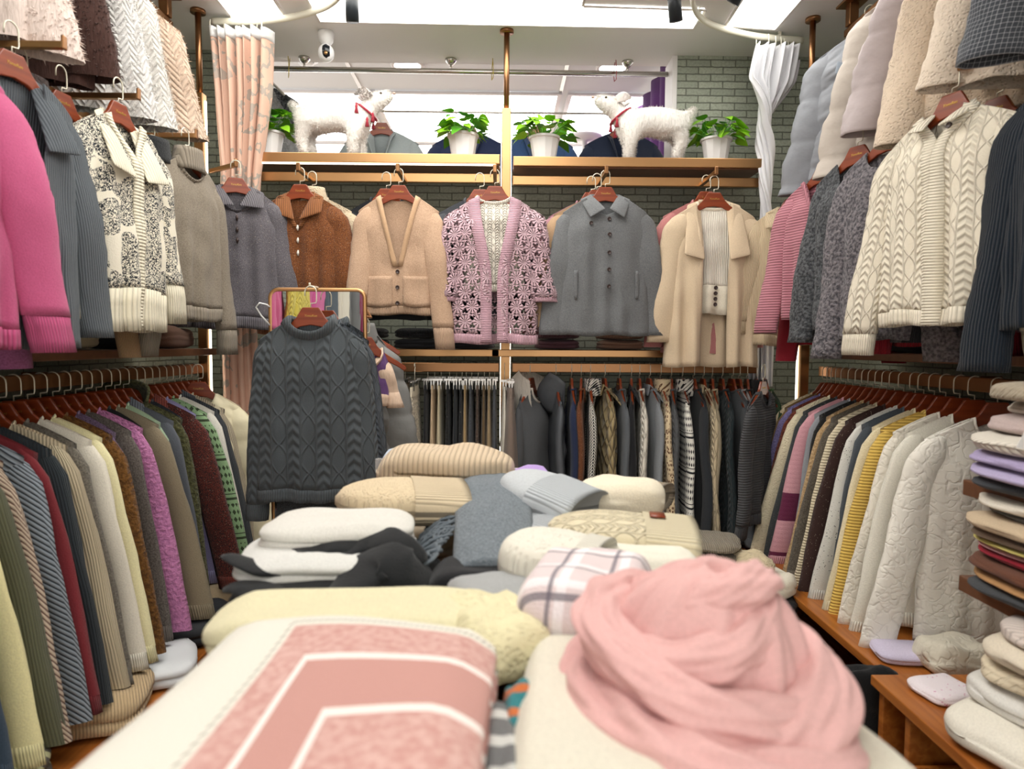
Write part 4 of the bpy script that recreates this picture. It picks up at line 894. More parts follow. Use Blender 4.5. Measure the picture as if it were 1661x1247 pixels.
# ------------------------------------------------------------------ potted plants
def plant(x, label, seed, spread=1.0, dz=0):
    rng = random.Random(seed); r = empty('potted_plant', (x, 3.42, 2.3+dz)); tag(r, label, 'plant', 'potted plants on the high shelf')
    n = 24; prof = [(.052, 0), (.054, .004), (.072, .112), (.078, .113), (.078, .124), (.07, .124), (.066, .1), (.03, .098)]
    V = []
    for k, (rr, z) in enumerate(prof):
        for j in range(n): q = 1 - (.035 if j % 2 and 0 < k < 3 else 0); V.append((rr*q*math.cos(2*PI*j/n), rr*q*math.sin(2*PI*j/n), z))
    MB().add(V, [(i*n+j, i*n+(j+1) % n, (i+1)*n+(j+1) % n, (i+1)*n+j) for i in range(len(prof)-1) for j in range(n)] + [tuple(reversed(range(n)))]).build('pot', M['pot'], r, smooth=False)
    MB().lathe([(.066, .095), (.06, .104), (.01, .107)], 20).build('soil', M['soil'], r)
    lm = [MB(), MB()]; st = MB()
    for i in range(58):
        a = rng.random()*2*PI; ln = rng.uniform(.03, .085)*spread; up = rng.uniform(.02, .12)*(1.25 - ln*5)
        b = Vector((math.cos(a)*.03, math.sin(a)*.03, .1)); e = b + Vector((math.cos(a)*ln, math.sin(a)*ln*.8, up))
        st.tube([b, b.lerp(e, .5)+Vector((0, 0, .015)), e], .0012, 5)
        d = Vector((math.cos(a)+rng.gauss(0, .3), math.sin(a)+rng.gauss(0, .3), rng.uniform(-.5, .5))).normalized(); sd = d.cross(Vector((rng.gauss(0, .3), rng.gauss(0, .3), 1))).normalized(); nr = sd.cross(d)
        L_ = rng.uniform(.05, .078); Wd = L_*.42; V = []
        for t in [0, .12, .35, .6, .85, 1]:
            wd = Wd*{0: .45, .12: .85, .35: 1, .6: .72, .85: .3, 1: .02}[t]
            c = e + d*(L_*(t-.1)) - nr*(.35*L_*t*t) if 0 else e + d*(L_*(t-.1)) + Vector((0, 0, -.3*L_*t*t))
            for s in (-1, 0, 1): V.append(c + sd*(s*wd) + nr*(.12*wd*abs(s)))
        F_ = [(i2*3+j, i2*3+j+1, i2*3+j+4, i2*3+j+3) for i2 in range(5) for j in range(2)]
        lm[rng.random() < .35].add(V, F_)
    lm[0].build('bright_leaves', M['leaf'], r); lm[1].build('dark_leaves', M['leaf2'], r); st.build('stems', M['leaf2'], r)
plant(-1.14, 'potted green plant at the left end of the high shelf', 1, 1.0)
plant(-.19, 'potted plant between the left goat and the central post', 2, .9)
plant(.21, 'potted plant just right of the central post', 3, 1.2, -.008)
plant(1.06, 'potted plant at the right end of the high shelf', 4, 1.15, -.008)

# ------------------------------------------------------------------ goats
def goat(x, z, s, label, seed):
    """s=1 looks to +x; units follow the toy's own side view"""
    root = empty('toy_goat', (x, 3.43, z)); tag(root, label, 'toy goat', 'white furry toy goats')
    if s < 0: root.rotation_euler[2] = PI
    J = [(-.13, 0, .205, .07), (-.05, 0, .21, .07), (.04, 0, .195, .068), (.1, 0, .19, .062), (.135, 0, .225, .045), (.16, 0, .262, .04), (.185, 0, .285, .044), (.225, 0, .298, .032), (.262, 0, .316, .02)]
    E_ = [(i, i+1) for i in range(8)]
    for fy in (-.04, .04):      # legs
        k = len(J); J += [(-.155, fy, .15, .043), (-.17+fy*.2, fy, .085, .024), (-.148+fy*.3, fy, .05, .021), (-.15+fy*.3, fy, .012, .021)]; E_ += [(0, k), (k, k+1), (k+1, k+2), (k+2, k+3)]
        k = len(J); J += [(.09, fy, .13, .036), (.085+fy*.3, fy, .075, .024), (.088+fy*.3, fy, .045, .021), (.092+fy*.3, fy, .012, .021)]; E_ += [(3, k), (k, k+1), (k+1, k+2), (k+2, k+3)]
    k = len(J); J += [(-.2, 0, .235, .02), (-.225, 0, .262, .017), (-.235, 0, .272, .008)]; E_ += [(0, k), (k, k+1), (k+1, k+2)]
    me = bpy.data.meshes.new('b'); me.from_pydata([j[:3] for j in J], E_, []); o = bpy.data.objects.new('tmp', me); COL.objects.link(o)
    o.modifiers.new('k', 'SKIN'); sv = me.skin_vertices[0].data
    for i, j in enumerate(J): sv[i].radius = (j[3]*1.12, j[3]*1.12)
    sv[0].use_root = True
    q = o.modifiers.new('s', 'SUBSURF'); q.levels = q.render_levels = 3
    bpy.context.view_layer.update(); em = o.evaluated_get(bpy.context.evaluated_depsgraph_get()).to_mesh()
    V = [tuple(v.co) for v in em.vertices]; Fc = [tuple(p.vertices) for p in em.polygons]
    bpy.data.objects.remove(o)
    rng = random.Random(seed); V2, F2 = spikes(V, Fc, 12000, .011, .001, rng, .35)
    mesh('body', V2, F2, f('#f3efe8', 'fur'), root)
    for sd in (-1, 1):
        V, Fc = grid(6, 10, lambda u, v: (.175 - .085*v + 0*u, sd*(.032 + .02*math.sin(PI*v) + (u-.5)*.01), .298 + .012*math.sin(v*2) + (u-.5)*.045*math.sin(PI*(v*.85+.12))))
        V, Fc = spikes(V, Fc, 260, .01, .001, rng, .1)
        mesh('ear', V, Fc, f('#f0e8e2', 'fur'), root, thick=.004)
        MB().lathe([(max(.0003, .0065*math.sin(PI*i/8)), -.0065*math.cos(PI*i/8)) for i in range(9)], 12, (.212, sd*.031, .311)).build('eye', M['eye'], root)
    MB().lathe([(max(.0003, .009*math.sin(PI*i/8)), -.006*math.cos(PI*i/8)) for i in range(9)], 12, (.272, 0, .322)).build('nose', M['gum'], root)
    c = Vector((.135, 0, .232)); ax = Vector((.6, 0, .8)).normalized(); e1 = Vector((0, 1, 0)); e2 = ax.cross(e1)
    ring = [c + e1*(math.cos(2*PI*i/28)*.051) + e2*(math.sin(2*PI*i/28)*.056) for i in range(28)]
    cl = MB().tube(ring, .011, 8, closed=True, ry=.5).build('neckerchief', M['red'], root)
    for a in (PI*.5, PI*1.15, PI*1.42, PI*1.7) if 0 else [(.175, -.045, .205), (.15, -.055, .18), (.1, -.062, .24), (.16, .05, .2)]:
        p = Vector(a); m = MB().tube([p + Vector((0, 0, .01)), p, p - Vector((0, 0, .008)), p - Vector((0, 0, .035))], [.002, .007, .005, .011], 10); m.build('tassel', M['red'], root)
goat(-.8, 2.302, 1, 'white furry toy goat with red neckerchief looking up right, left of post', 1)
goat(.72, 2.294, -1, 'white furry toy goat with red neckerchief looking up left, right of post', 2)

# ------------------------------------------------------------------ neighbouring shop seen above the wall
struct(boxo('wall_beyond', (-4, 8.4, 0), (4.5, 8.5, 3.2), M['white'], bevel=0))
struct(boxo('ceiling_beyond', (-4, YB+.14, 3.12), (4.5, 8.5, 3.2), M['tile'], bevel=0))
struct(boxo('trim_2', (-1.7, YB+.1, 2.98), (1.9, YB+.15, 3.13), M['white']))
struct(boxo('floor_beyond', (-4, YB+.1, -.06), (4.5, 8.5, 0), M['floor'], bevel=0))
for i, x in enumerate((-2.3, -.95, .4, 1.75, 3.1)): struct(boxo(f'trim_{i+3}', (x-.012, YB+.2, 3.112), (x+.012, 8.4, 3.12), M['chrome'], bevel=0))
k = 0
for x0 in (-2.25, -.9, .45, 1.8):
    for y0 in (4.75, 5.95, 7.15):
        k += 1; r = empty('ceiling_light', (x0, y0, 3.1)); tag(r, f"lit ceiling panel beyond the opening, {['nearest', 'middle', 'farthest'][round((y0-4.75)/1.2)]} row, column {['far left', 'left of centre', 'right of centre', 'far right'][round((x0+2.25)/1.35)]}", 'ceiling light', 'lit ceiling panels in the neighbouring shop')
        boxo('diffuser', (.03, .03, .004), (1.28, 1.12, .012), M['farpanel'], r, bevel=0)
        m = MB().box((0, 0, 0), (1.31, .03, .014)).box((0, 1.12, 0), (1.31, 1.15, .014)).box((0, .03, 0), (.03, 1.12, .014)).box((1.28, .03, 0), (1.31, 1.12, .014)); m.build('frame', M['white'], r, smooth=False)
for x, lab in ((-.58, 'left'), (.68, 'right')):
    r = empty('downlight', (x, 4.3, 3.1)); tag(r, f'round ceiling downlight beyond the opening, on the {lab}', 'downlight')
    MB().lathe([(.1, .012), (.105, 0), (.085, -.004), (.08, .002)], 28).build('rim', M['white'], r); MB().lathe([(.08, .0), (.07, -.006), (.01, -.008)], 28).build('lamp', M['farpanel'], r)
r = empty('smoke_detector', (-1.17, 4.2, 3.12)); tag(r, 'round white smoke detector beyond the opening', 'smoke detector')
MB().lathe([(.075, 0), (.075, -.02), (.07, -.035), (.045, -.038), (.045, -.055), (.03, -.06)], 28).build('housing', M['plastic'], r)
MB().lathe([(.0455, -.042), (.0455, -.05)], 28).build('vent', M['dark'], r)
r = empty('chrome_rail', (0, 3.7, 2.84)); tag(r, 'long chrome tube rail under the lintel above goats', 'rail')
MB().tube([(-1.2, 0, 0), (.88, 0, -.005)], .0135, 14).build('tube', M['chrome'], r)
for x in (-1.26, -1.04, -.27, .665):
    MB().tube([(x, 0, -.01), (x, 0, .05)], .006, 8).build('standoff', M['chrome'], r); MB().lathe([(.012, .03), (.03, .05), (.03, .06)], 16, (x, 0, 0)).build('foot', M['chrome'], r)
for x, c, n in ((-1.12, 'yellow', 'left end'), (-.05, 'yellow', 'centre'), (.6, 'red', 'right part')):
    o = MB().tube([(0, -.016, .06), (.004, -.017, .01), (.003, -.017, -.04), (-.004, .0, -.045), (-.006, .016, .0), (0, .016, .06)], .002, 5).build('cable_tie', M[c], loc=(x, 3.7, 2.84)); tag(o, f'thin {c} tie looped over the {n} of chrome rail', 'tie')
r = empty('suit_rail', (0, 3.965, 2.715)); tag(r, 'thin steel rail carrying the suits of the neighbouring shop', 'rail')
MB().tube([(-1.6, 0, 0), (1.3, 0, 0)], .006, 8).build('tube', M['chrome'], r)
for x in (-1.5, 1.2): MB().tube([(x, 0, 0), (x, 0, .405)], .005, 8).build('drop', M['chrome'], r)
SG = 'suit jackets hanging in the neighbouring shop'
for x, y, c, lab, sd in ((-.68, 3.95, '#a4adae', 'light grey suit jacket behind the left goat', 1), (-.19, 3.98, '#2c3656', 'navy suit jacket behind the second potted plant', 2), (.2, 3.98, '#3c5680', 'bright blue suit jacket behind the third potted plant', 3), (.68, 3.95, '#242c40', 'dark pinstripe suit jacket behind the right goat', 4)):
    garment('suit_jacket', lab, 'jacket', (x, y, 2.72), 0, f(c, 'plain'), None, L=.7, sw=.21, tw=.22, D=.07, neck='v', dip=.3, collar='small', slen=.6, group=SG, seed=90+sd, short=lab.replace(' suit jacket', ' suit'), band=0, hem=0)
g = garment('dark_coat', 'black coat in a clear garment cover at left of opening', 'coat', (-1.33, 3.88, 2.93), 10, f('#2e3034', 'boucle', '#6a6c70'), None, L=.9, sw=.2, tw=.24, D=.06, slen=.7, group=SG, seed=99, short='black covered coat', band=0)
V, Fc = grid(20, 16, lambda u, v: (math.cos(2*PI*u)*(.06 + .25*sm(v*2.2)) + .01*n3(u*9, v*5, 1), math.sin(2*PI*u)*(.04 + .07*v) + .01*n3(u*7, v*7, 2), -.07 - .92*v))
mesh('garment_cover', V, Fc, M['film'], g)
r = empty('garment_pole', (-1.3, 3.8, 2.5)); tag(r, 'slanting chrome pole in front of the covered black coat', 'pole')
MB().tube([(-.02, 0, .38), (.25, .1, .12)], .008, 10).build('pole', M['chrome'], r); MB().tube([(.11, .05, .255), (.135, .06, .23)], .013, 10).build('joint', M['dark'], r)
r = empty('ceiling_fan_lamp', (.62, 5.2, 2.95)); tag(r, 'pinkish round hanging lamp behind the opening', 'lamp')
MB().lathe([(.02, -.12), (.02, -.03), (.1, -.02), (.13, 0), (.13, .02), (.02, .03)], 24).build('shade', M['ceil'], r); MB().tube([(0, 0, .02), (0, 0, .17)], .012, 8).build('rod', M['white'], r)
V, Fc = grid(60, 6, lambda u, v: (.028*math.sin(u*40), u*1.6, -1.2*v)); o = mesh('purple_curtain', V, Fc, f('#5a2a6a', 'plain'), loc=(.98, 4.0, 3.08), thick=.004); tag(o, 'deep purple curtain beyond the opening beside the brick pillar', 'curtain')
V, Fc = grid(60, 6, lambda u, v: (.02*math.sin(u*60), u*1.2, -1.1*v)); o = mesh('white_curtain', V, Fc, f('#f2f0ee', 'plain'), loc=(1.02, 5.7, 3.08), thick=.004); tag(o, 'white pleated curtain behind the purple one', 'curtain')

# ------------------------------------------------------------------ folded things
def cubesphere(n=9):
    bm = bmesh.new(); bmesh.ops.create_cube(bm, size=2); bmesh.ops.subdivide_edges(bm, edges=bm.edges[:], cuts=n, use_grid_fill=True)
    V = [tuple(v.co) for v in bm.verts]; Fc = [tuple(v.index for v in p.verts) for p in bm.faces]; bm.free(); return V, Fc
CS, CSF = cubesphere(9); CB, CBF = cubesphere(15)
def softbox(w, d, h, seed, folds=2, k=4.5, big=False, wob=.12, drape=None, crumple=0):
    P = []
    for x, y, z in (CB if big else CS):
        n = (abs(x)**k + abs(y)**k + abs(z)**max(k, 5.5))**(1/k) or 1
        x, y, z = x/n, y/n, z/n
        e = max(abs(x), abs(y)); side = sm((e-.75)/.25)
        q = 1 - .07*side*(1-abs(math.sin(PI*folds*(z*.5+.5)))**.5) + wob*.35*n3(x*1.7+seed, y*1.7, z+seed*.7)*1
        X_, Y_ = x*q*w/2, y*q*d/2; Z_ = (z*.5+.5)*h*(1 + wob*n3(x*1.3, y*1.3+seed, 3)) - .1*h*side*(z > 0)
        if crumple: Z_ += crumple*n3(x*3.5, y*3.5, seed+7)*(z > 0); X_ += crumple*.6*n3(z*4, y*4, seed)
        if drape: Z_ += drape(X_, Y_)
        P.append((X_, Y_, max(Z_, 0) if not drape else Z_))
    return P
def folded(name, label, cat, loc, size, mat, rz=0, seed=1, group=None, uv=None, **k):
    big = k.get('big'); P = softbox(*size, seed, **k)
    if uv == 'top': U = [(p[0], p[1]) for p in P]
    elif uv: U = [uv(*p) for p in P]
    else: U = None
    o = mesh(name, P, CBF if big else CSF, mat, None, uv=U, loc=loc, rz=R(rz)); tag(o, label, cat, group); return o

def beanie(label, loc, size, mat, rim, rz=0, tiltx=0, cuff=.36, seed=1, group='knitted hats on the table', tag_=False, rimc=None):
    Lh, Wd, Hh = size; r = empty('knitted_hat', loc, R(rz), 0, R(tiltx)); tag(r, label, 'hat', group)
    def shell(s0, s1, grow, nn=14, closed0=True):
        V = []; U = []; n = 36
        for i in range(nn+1):
            s = lerp(s0, s1, i/nn); t = s  # 0 crown 1 rim
            prof = math.sqrt(max(0, 1-(1-min(1, t/.55))**2.2)) if t < .55 else 1
            w = Wd/2*prof*(1+.04*math.sin(t*3))*grow; h = Hh/2*(prof**.8)*(1-.12*t)*grow
            for j in range(n):
                a = 2*PI*j/n; b = math.sin(a)
                yy = w*math.copysign(abs(math.cos(a))**.75, math.cos(a)); zz_ = h*math.copysign(abs(b)**.8, b)
                q = 1 + .05*n3(s*4+seed, math.cos(a)*1.5, b*1.5)
                V.append((-Lh/2 + Lh*s, yy*q, Hh/2 + zz_*q)); U.append((yy + (.3 if b < 0 else 0), Lh*s))
        Fc = [(i*n+j, i*n+(j+1) % n, (i+1)*n+(j+1) % n, (i+1)*n+j) for i in range(nn) for j in range(n)]
        if closed0: Fc.append(tuple(reversed(range(n))))
        return V, Fc, U
    V, Fc, U = shell(.003, 1-cuff*.4, 1); mesh('crown', V, Fc, mat, r, uv=U)
    if cuff:
        V, Fc, U = shell(1-cuff, 1, 1.07, 6, False); c_ = len(V); last = V[-36:]; mc = Vector((Lh/2, 0, Hh/2))
        V += [tuple(mc.lerp(Vector(p), .86) - Vector((.012, 0, 0))) for p in last]; U += U[-36:]; V += [tuple(mc - Vector((.03, 0, 0)))]; U.append((0, 0))
        Fc += [(c_-36+j, c_-36+(j+1) % 36, c_+(j+1) % 36, c_+j) for j in range(36)] + [(c_+j, c_+(j+1) % 36, c_+36) for j in range(36)]
        mesh('cuff', V, Fc, rim, r, uv=U)
    if tag_: patch('leather_tag', ((Lh*.2, -.02, Hh*1.03), (Lh*.3, -.02, Hh*1.03), (Lh*.3, .02, Hh*1.03), (Lh*.2, .02, Hh*1.03)), M['hang'], r, 2, 2, 0, .002)
    return r

# ------------------------------------------------------------------ display table and what lies on it
tb = empty('display_table', (0, 1.25, 0)); tag(tb, 'wooden display table buried under scarves and hats', 'table')
boxo('tabletop', (-.42, -.85, .8), (.42, .95, .84), M['teak'], tb)
boxo('apron', (-.38, -.8, .7), (.38, .9, .8), M['teak'], tb)
for sx in (-1, 1):
    for y in (-.78, .86): boxo('leg', (sx*.36-.03, y, 0), (sx*.36+.03, y+.05, .7), M['teak'], tb)
FG = 'folded shawls under the scarves on the table'
for i, (x, y, w_, d_, h_, c) in enumerate(((-.22, .78, .4, .5, .09, '#b9b2a0'), (.2, .8, .4, .5, .09, '#e9e4d4'), (-.22, 1.3, .42, .45, .09, '#4c4f52'), (.2, 1.3, .42, .45, .09, '#b9bbbb'), (-.2, 1.85, .4, .5, .1, '#d8c9b0'), (.2, 1.85, .4, .5, .1, '#a59a8a'))):
    folded('folded_shawl', ['taupe grey folded shawl at the bottom under the white and pink scarf', 'ivory folded shawl at the bottom under the pink gauze scarf', 'dark grey folded shawl under the black and white scarf', 'pale grey folded shawl under the cream beanie',
            'beige folded shawl under the beige ribbed knit', 'mushroom folded shawl under the grey fuzzy hat'][i], 'shawl', (x, y, .84), (w_, d_, h_), f(c, 'plain'), 0, i, FG)
# big white and pink blanket scarf
def dr(x, y): return -.0 - .05*sm((-x-.13)/.09) - .015*sm((y-.15)/.08) + .008*math.sin(x*14+y*9)
o = folded('blanket_scarf', 'white wool scarf with nested pale pink squares, folded at front left', 'scarf', (-.215, .73, .93), (.41, .48, .1), f('#e2dfd3', 'blanket', '#c4938a'), -3, 3, 'scarves on the table', big=True, folds=3, k=7, wob=.06, drape=dr, uv=lambda x, y, z: (x+.065, (.155-y)*.5))
folded('folded_scarf', 'grey and white marled folded scarf edge between front scarves', 'scarf', (.005, .66, .86), (.045, .34, .12), f('#6c6c6c', 'stripe', '#c9c9c4'), 0, 8, 'scarves on the table', folds=3)
folded('folded_scarf', 'slate blue folded scarf edge beside the marled grey one', 'scarf', (.03, .66, .86), (.04, .34, .1), f('#6f8098', 'plain'), 2, 9, 'scarves on the table', folds=3)
folded('folded_scarf', 'teal and orange folded scarf edge squeezed between front scarves', 'scarf', (.025, .78, .86), (.04, .12, .125), f('#2f7a80', 'stripe', '#c46a35', k=.9), 2, 10, 'scarves on the table', folds=3)
folded('knit_shawl', 'pale lemon knitted shawl folded behind the white and pink scarf', 'shawl', (-.22, 1.02, .935), (.43, .17, .075), f('#e4ddb8', 'plain'), 1, 11, 'scarves on the table', big=True, folds=1, wob=.1)
folded('knit_shawl', 'lemon openwork shawl lump right of the pale lemon one', 'shawl', (-.01, .99, .93), (.13, .2, .085), f('#e2dab2', 'honey'), 20, 12, 'scarves on the table', folds=1, wob=.25)
folded('wool_scarf', 'off white smooth scarf lying under the pink gauze scarf', 'scarf', (.1, .72, .9), (.17, .5, .105), f('#e2ddcc', 'plain'), -6, 13, 'scarves on the table', big=True, folds=2, wob=.14)
folded('wool_scarf', 'cream folded scarf at the front right corner of the table', 'scarf', (.36, .68, .86), (.2, .5, .1), f('#e0dac8', 'plain'), 8, 14, 'scarves on the table', big=True, folds=2)
# pink gauze scarf
def pink_scarf():
    m = MB(); c0 = Vector((.235, .79, .93)); rng = random.Random(4)
    def dome(u, v):
        a = 2*PI*u; el = v*PI/2*1.0
        pl = 1 + .045*math.sin(a*9+v*4) + .03*math.sin(a*19+v*7+1) + .04*n3(math.cos(a)*2, math.sin(a)*2, v*3)
        rr = .125*math.cos(el)**.6*pl; z = .2*math.sin(el)**.9
        tw_ = v*.9
        return (c0.x + .015 - .0*v + rr*math.cos(a+tw_), c0.y + .02 + rr*.9*math.sin(a+tw_), c0.z + z + .008*math.sin(a*2+1)*v)
    V, Fc = grid(120, 40, dome); m.add(V, Fc)
    def band(r0_, z, tx, ty, rx, rz_, ph, pl, cx=0, cy=0, arc=(0, 1)):
        N = 140; P = []
        for i in range(N):
            a = 2*PI*lerp(arc[0], arc[1], i/N if arc == (0, 1) else i/(N-1)); q = 1 + .05*math.sin(2*a+ph) + .02*math.sin(5*a+ph)
            P.append((c0.x+cx + r0_*q*math.cos(a), c0.y+cy + r0_*q*.95*math.sin(a), c0.z + z + tx*math.cos(a) + ty*math.sin(a)))
        m.tube(P, rx, 80, closed=arc == (0, 1), ry=rz_, prof=lambda t, th: 1 + .035*math.sin(13*th + 5*math.sin(4*PI*t+ph) + 4*t) + .09*math.sin(pl*th + 9*math.sin(2*PI*t+ph)) + .05*math.sin((pl+4)*th - 6*t*2*PI) + .12*n3(t*6+ph, math.cos(th), math.sin(th)))
    band(.12, .03, .0, .0, .055, .8, .3, 5)
    band(.125, .065, .02, .025, .042, .75, 2.2, 4)
    band(.105, .105, -.03, .02, .036, .8, 4.1, 4, -.01, 0)
    band(.135, .035, -.025, -.005, .04, .9, 5.0, 5, .01, -.02)
    band(.085, .14, .022, .012, .028, .9, 1.0, 3, -.015, .01)
    band(.05, .165, .02, -.02, .026, .9, 2.0, 3, .02, .015)
    o = m.build('gauze_scarf', f('#e4b4b0', 'plain')); tag(o, 'large pale pink gauze scarf coiled into a mound at front right', 'scarf', 'scarves on the table')
    o.location = c0; o.data.transform(Matrix.Translation(-c0))
pink_scarf()
folded('plaid_scarf', 'pale pink grey plaid scarf behind the pink gauze mound', 'scarf', (.14, 1.05, .93), (.19, .26, .13), f('#dfd0d0', 'plaid', '#77727c'), -18, 15, 'scarves on the table', big=True, folds=2, wob=.16, uv='top')
# black and white scarf with black chiffon
r = empty('striped_scarf', (-.31, 1.31, .925), R(4)); tag(r, 'white scarf with broad black bands and a black chiffon edge', 'scarf', 'scarves on the table')
for nm, (dx, dy, dz), sz, c, sd in (('black_fold', (0, -.03, 0), (.36, .27, .06), '#1e2022', 1), ('white_fold', (-.02, -.0, .045), (.33, .25, .045), '#dadad5', 2), ('white_top_fold', (-.01, .05, .075), (.3, .18, .055), '#dedcd4', 3)):
    P = softbox(*sz, 16+sd, 2, 4, True, .16); mesh(nm, [(x+dx, y+dy, z+dz) for x, y, z in P], CBF, f(c, 'plain'), r)
def ruff(cx, cy, z, ln, rx, rz_, ang, sd, nm):
    P = [(cx + math.cos(ang)*ln*(t-.5), cy + math.sin(ang)*ln*(t-.5) + .02*math.sin(t*9+sd), z + .014*math.sin(t*7+sd) - .02*abs(t-.5)) for t in [i/30 for i in range(31)]]
    return MB().tube(P, [rx*(.25+math.sin(PI*min(1, max(0, i/30)))**.5*.9) for i in range(31)], 20, ry=rz_, prof=lambda t, th: 1 + .25*n3(t*9+sd, math.cos(th)*1.2, math.sin(th))).build(nm, f('#1d1f21', 'plain'), r)
for a in ((-.03, -.145, .045, .3, .04, .3, 0, 1), (-.07, -.065, .09, .26, .03, .25, .25, 2), (.05, -.055, .098, .24, .03, .25, -.05, 3), (.09, -.12, .068, .2, .045, .35, .5, 4), (.13, -.07, .05, .2, .05, .45, .9, 5)): ruff(*a, 'chiffon_band')
# grey scarf with fringe
gs = empty('fringed_scarf', (-.02, 1.45, .94)); tag(gs, 'blue grey wool scarf with long twisted fringe', 'scarf', 'scarves on the table')
V, Fc = grid(16, 40, lambda u, v: ((u-.5)*(.17-.03*v)+.01*v, .32 - .52*v, .085 + .03*math.sin(PI*(.3+v*.6)) - .05*v*v - .02*abs(2*u-1)**3 + .004*n3(u*5, v*6, 1)))
mesh('cloth', V, Fc, f('#7c848a', 'heather', '#5e676e'), gs, thick=.03)
fr = MB(); rng = random.Random(5)
for i in range(46):
    a = i/46; x0, y0 = -.06 - .05*a, .1 - .28*a; P = []
    for t in range(7): t /= 6; P.append((x0 - .1*t*(1-a*.6) + .012*math.sin(t*7+i), y0 - .04*t - .03*a*t + .012*math.cos(t*6+i*1.7), .085 - .03*a - .07*t*t + rng.uniform(0, .006)))
    fr.tube(P, .0032, 5)
o = fr.build('fringe', f('#626b72', 'plain'), gs); tag(o, kind='stuff')
beanie('beige bobble cable beanie on top of the fringed scarf', (-.235, 1.58, .985), (.3, .21, .1), f('#d9c6a4', 'honey', k=.6), f('#dac8a8', 'rib', k=.7), 12, 3, .42, 2)
folded('ribbed_knit', 'beige ribbed knit snood folded at the back of table', 'snood', (-.15, 1.86, 1.0), (.37, .22, .12), f('#cbb79b', 'rib', k=1.6), -6, 18, 'scarves on the table', big=True, folds=1, wob=.25, k=3, uv=lambda x, y, z: (x, z+y))
beanie('pale grey fuzzy beanie leaning at the back right of table', (.1, 1.62, .99), (.24, .19, .1), f('#c3c8cb', 'plain'), f('#bfc5c9', 'rib', k=.8), -35, 12, .5, 4)
beanie('light grey knit hat lying under the pale grey fuzzy one', (.07, 1.5, .955), (.2, .17, .07), f('#adb2b6', 'heather'), f('#adb2b6', 'rib'), -50, 0, .4, 5)
folded('fluffy_hat', 'cream and peach fluffy hat behind the cream cable beanie', 'hat', (.3, 1.68, .98), (.22, .16, .09), f('#efe4cc', 'plain'), -20, 19, 'knitted hats on the table', folds=1, k=3)
beanie('taupe ribbed beanie at the far right of table', (.35, 1.82, .965), (.2, .16, .07), f('#9a8c78', 'rib'), f('#9a8c78', 'rib'), -30, 0, .4, 6)
beanie('cream cable beanie with wide ribbed cuff and leather tag', (.245, 1.4, .955), (.31, .19, .095), f('#e4d8b8', 'cable', k=.55), f('#e2d6b6', 'rib', k=.7), -8, 2, .34, 7, tag_=True)
beanie('white waffle knit beret in front of the cream beanie', (.09, 1.24, .935), (.2, .18, .125), f('#e4e0d2', 'honey', k=1.2), f('#e4e0d2', 'rib'), -25, 4, .2, 8)
folded('fluffy_scarf', 'white fluffy scarf peeping under the cream cable beanie', 'scarf', (.25, 1.24, .93), (.26, .14, .09), f('#f0ecdc', 'plain'), 0, 21, 'scarves on the table', folds=1)
folded('folded_scarf', 'light grey scarf under the white waffle beret', 'scarf', (.0, 1.12, .9), (.16, .2, .1), f('#a6a8a8', 'plain'), 20, 22, 'scarves on the table', folds=1)
folded('folded_scarf', 'black knit scarf below the fringed scarf', 'scarf', (-.03, 1.26, .92), (.2, .14, .07), f('#1c1d20', 'plain'), 0, 23, 'scarves on the table', folds=1)
folded('folded_blouse', 'pale blue folded blouse at the back left of table', 'blouse', (-.28, 2.0, .95), (.14, .14, .14), f('#c3d0e0', 'plain'), 0, 24, 'small things at the back of the table', folds=2)
folded('folded_blouse', 'lilac folded cloth behind the pale grey beanie', 'cloth', (.08, 1.85, .96), (.12, .12, .1), f('#b79ad6', 'plain'), 10, 25, 'small things at the back of the table', folds=2)
r = empty('price_clip', (-.33, 1.9, .95)); tag(r, 'white and clear plastic clip standing left of the ribbed snood', 'clip'); boxo('stem', (-.008, -.004, 0), (.008, .004, .1), M['plastic'], r); boxo('jaw', (-.02, -.006, .09), (.02, .006, .13), M['film'], r)
r = empty('price_card', (.03, 1.92, .95)); tag(r, 'small white card with black blot behind the ribbed snood', 'card'); boxo('card', (-.05, -.003, 0), (.05, .003, .1), M['card'], r); boxo('black_mark', (-.01, -.005, .06), (.03, -.003, .075), M['dark'], r)

# ------------------------------------------------------------------ right side cabinets and shelves
def open_box(name, label, x0, x1, y0, y1, z0, z1, cat, t=.02, top=True, group=None, wd=None, legs=0):
    r = empty(name, (x0, (y0+y1)/2, 0)); tag(r, label, cat, group); ym = (y0+y1)/2
    def b(n, a, c, m=None): return boxo(n, (a[0]-x0, a[1]-ym, a[2]), (c[0]-x0, c[1]-ym, c[2]), m or M['teak'], r)
    b('side_panel', (x0+.01, y0, z0), (x1, y0+t, z1)); b('side_panel', (x0+.01, y1-t, z0), (x1, y1, z1)); b('back_panel', (x1-t, y0+t, z0), (x1, y1-t, z1)); b('bottom_panel', (x0+.01, y0+t, z0), (x1-t, y1-t, z0+t))
    if top: b('top', (x0-.01, y0-.01, z1), (x1, y1+.01, z1+.028))
    return r, b
r, b = open_box('wooden_cabinet', 'orange brown wooden cabinet at bottom right with one drawer pulled out', 1.03, 1.72, .75, 1.8, .0, .472, 'cabinet')
b('partition', (1.04, 1.66, .02), (1.7, 1.68, .472))
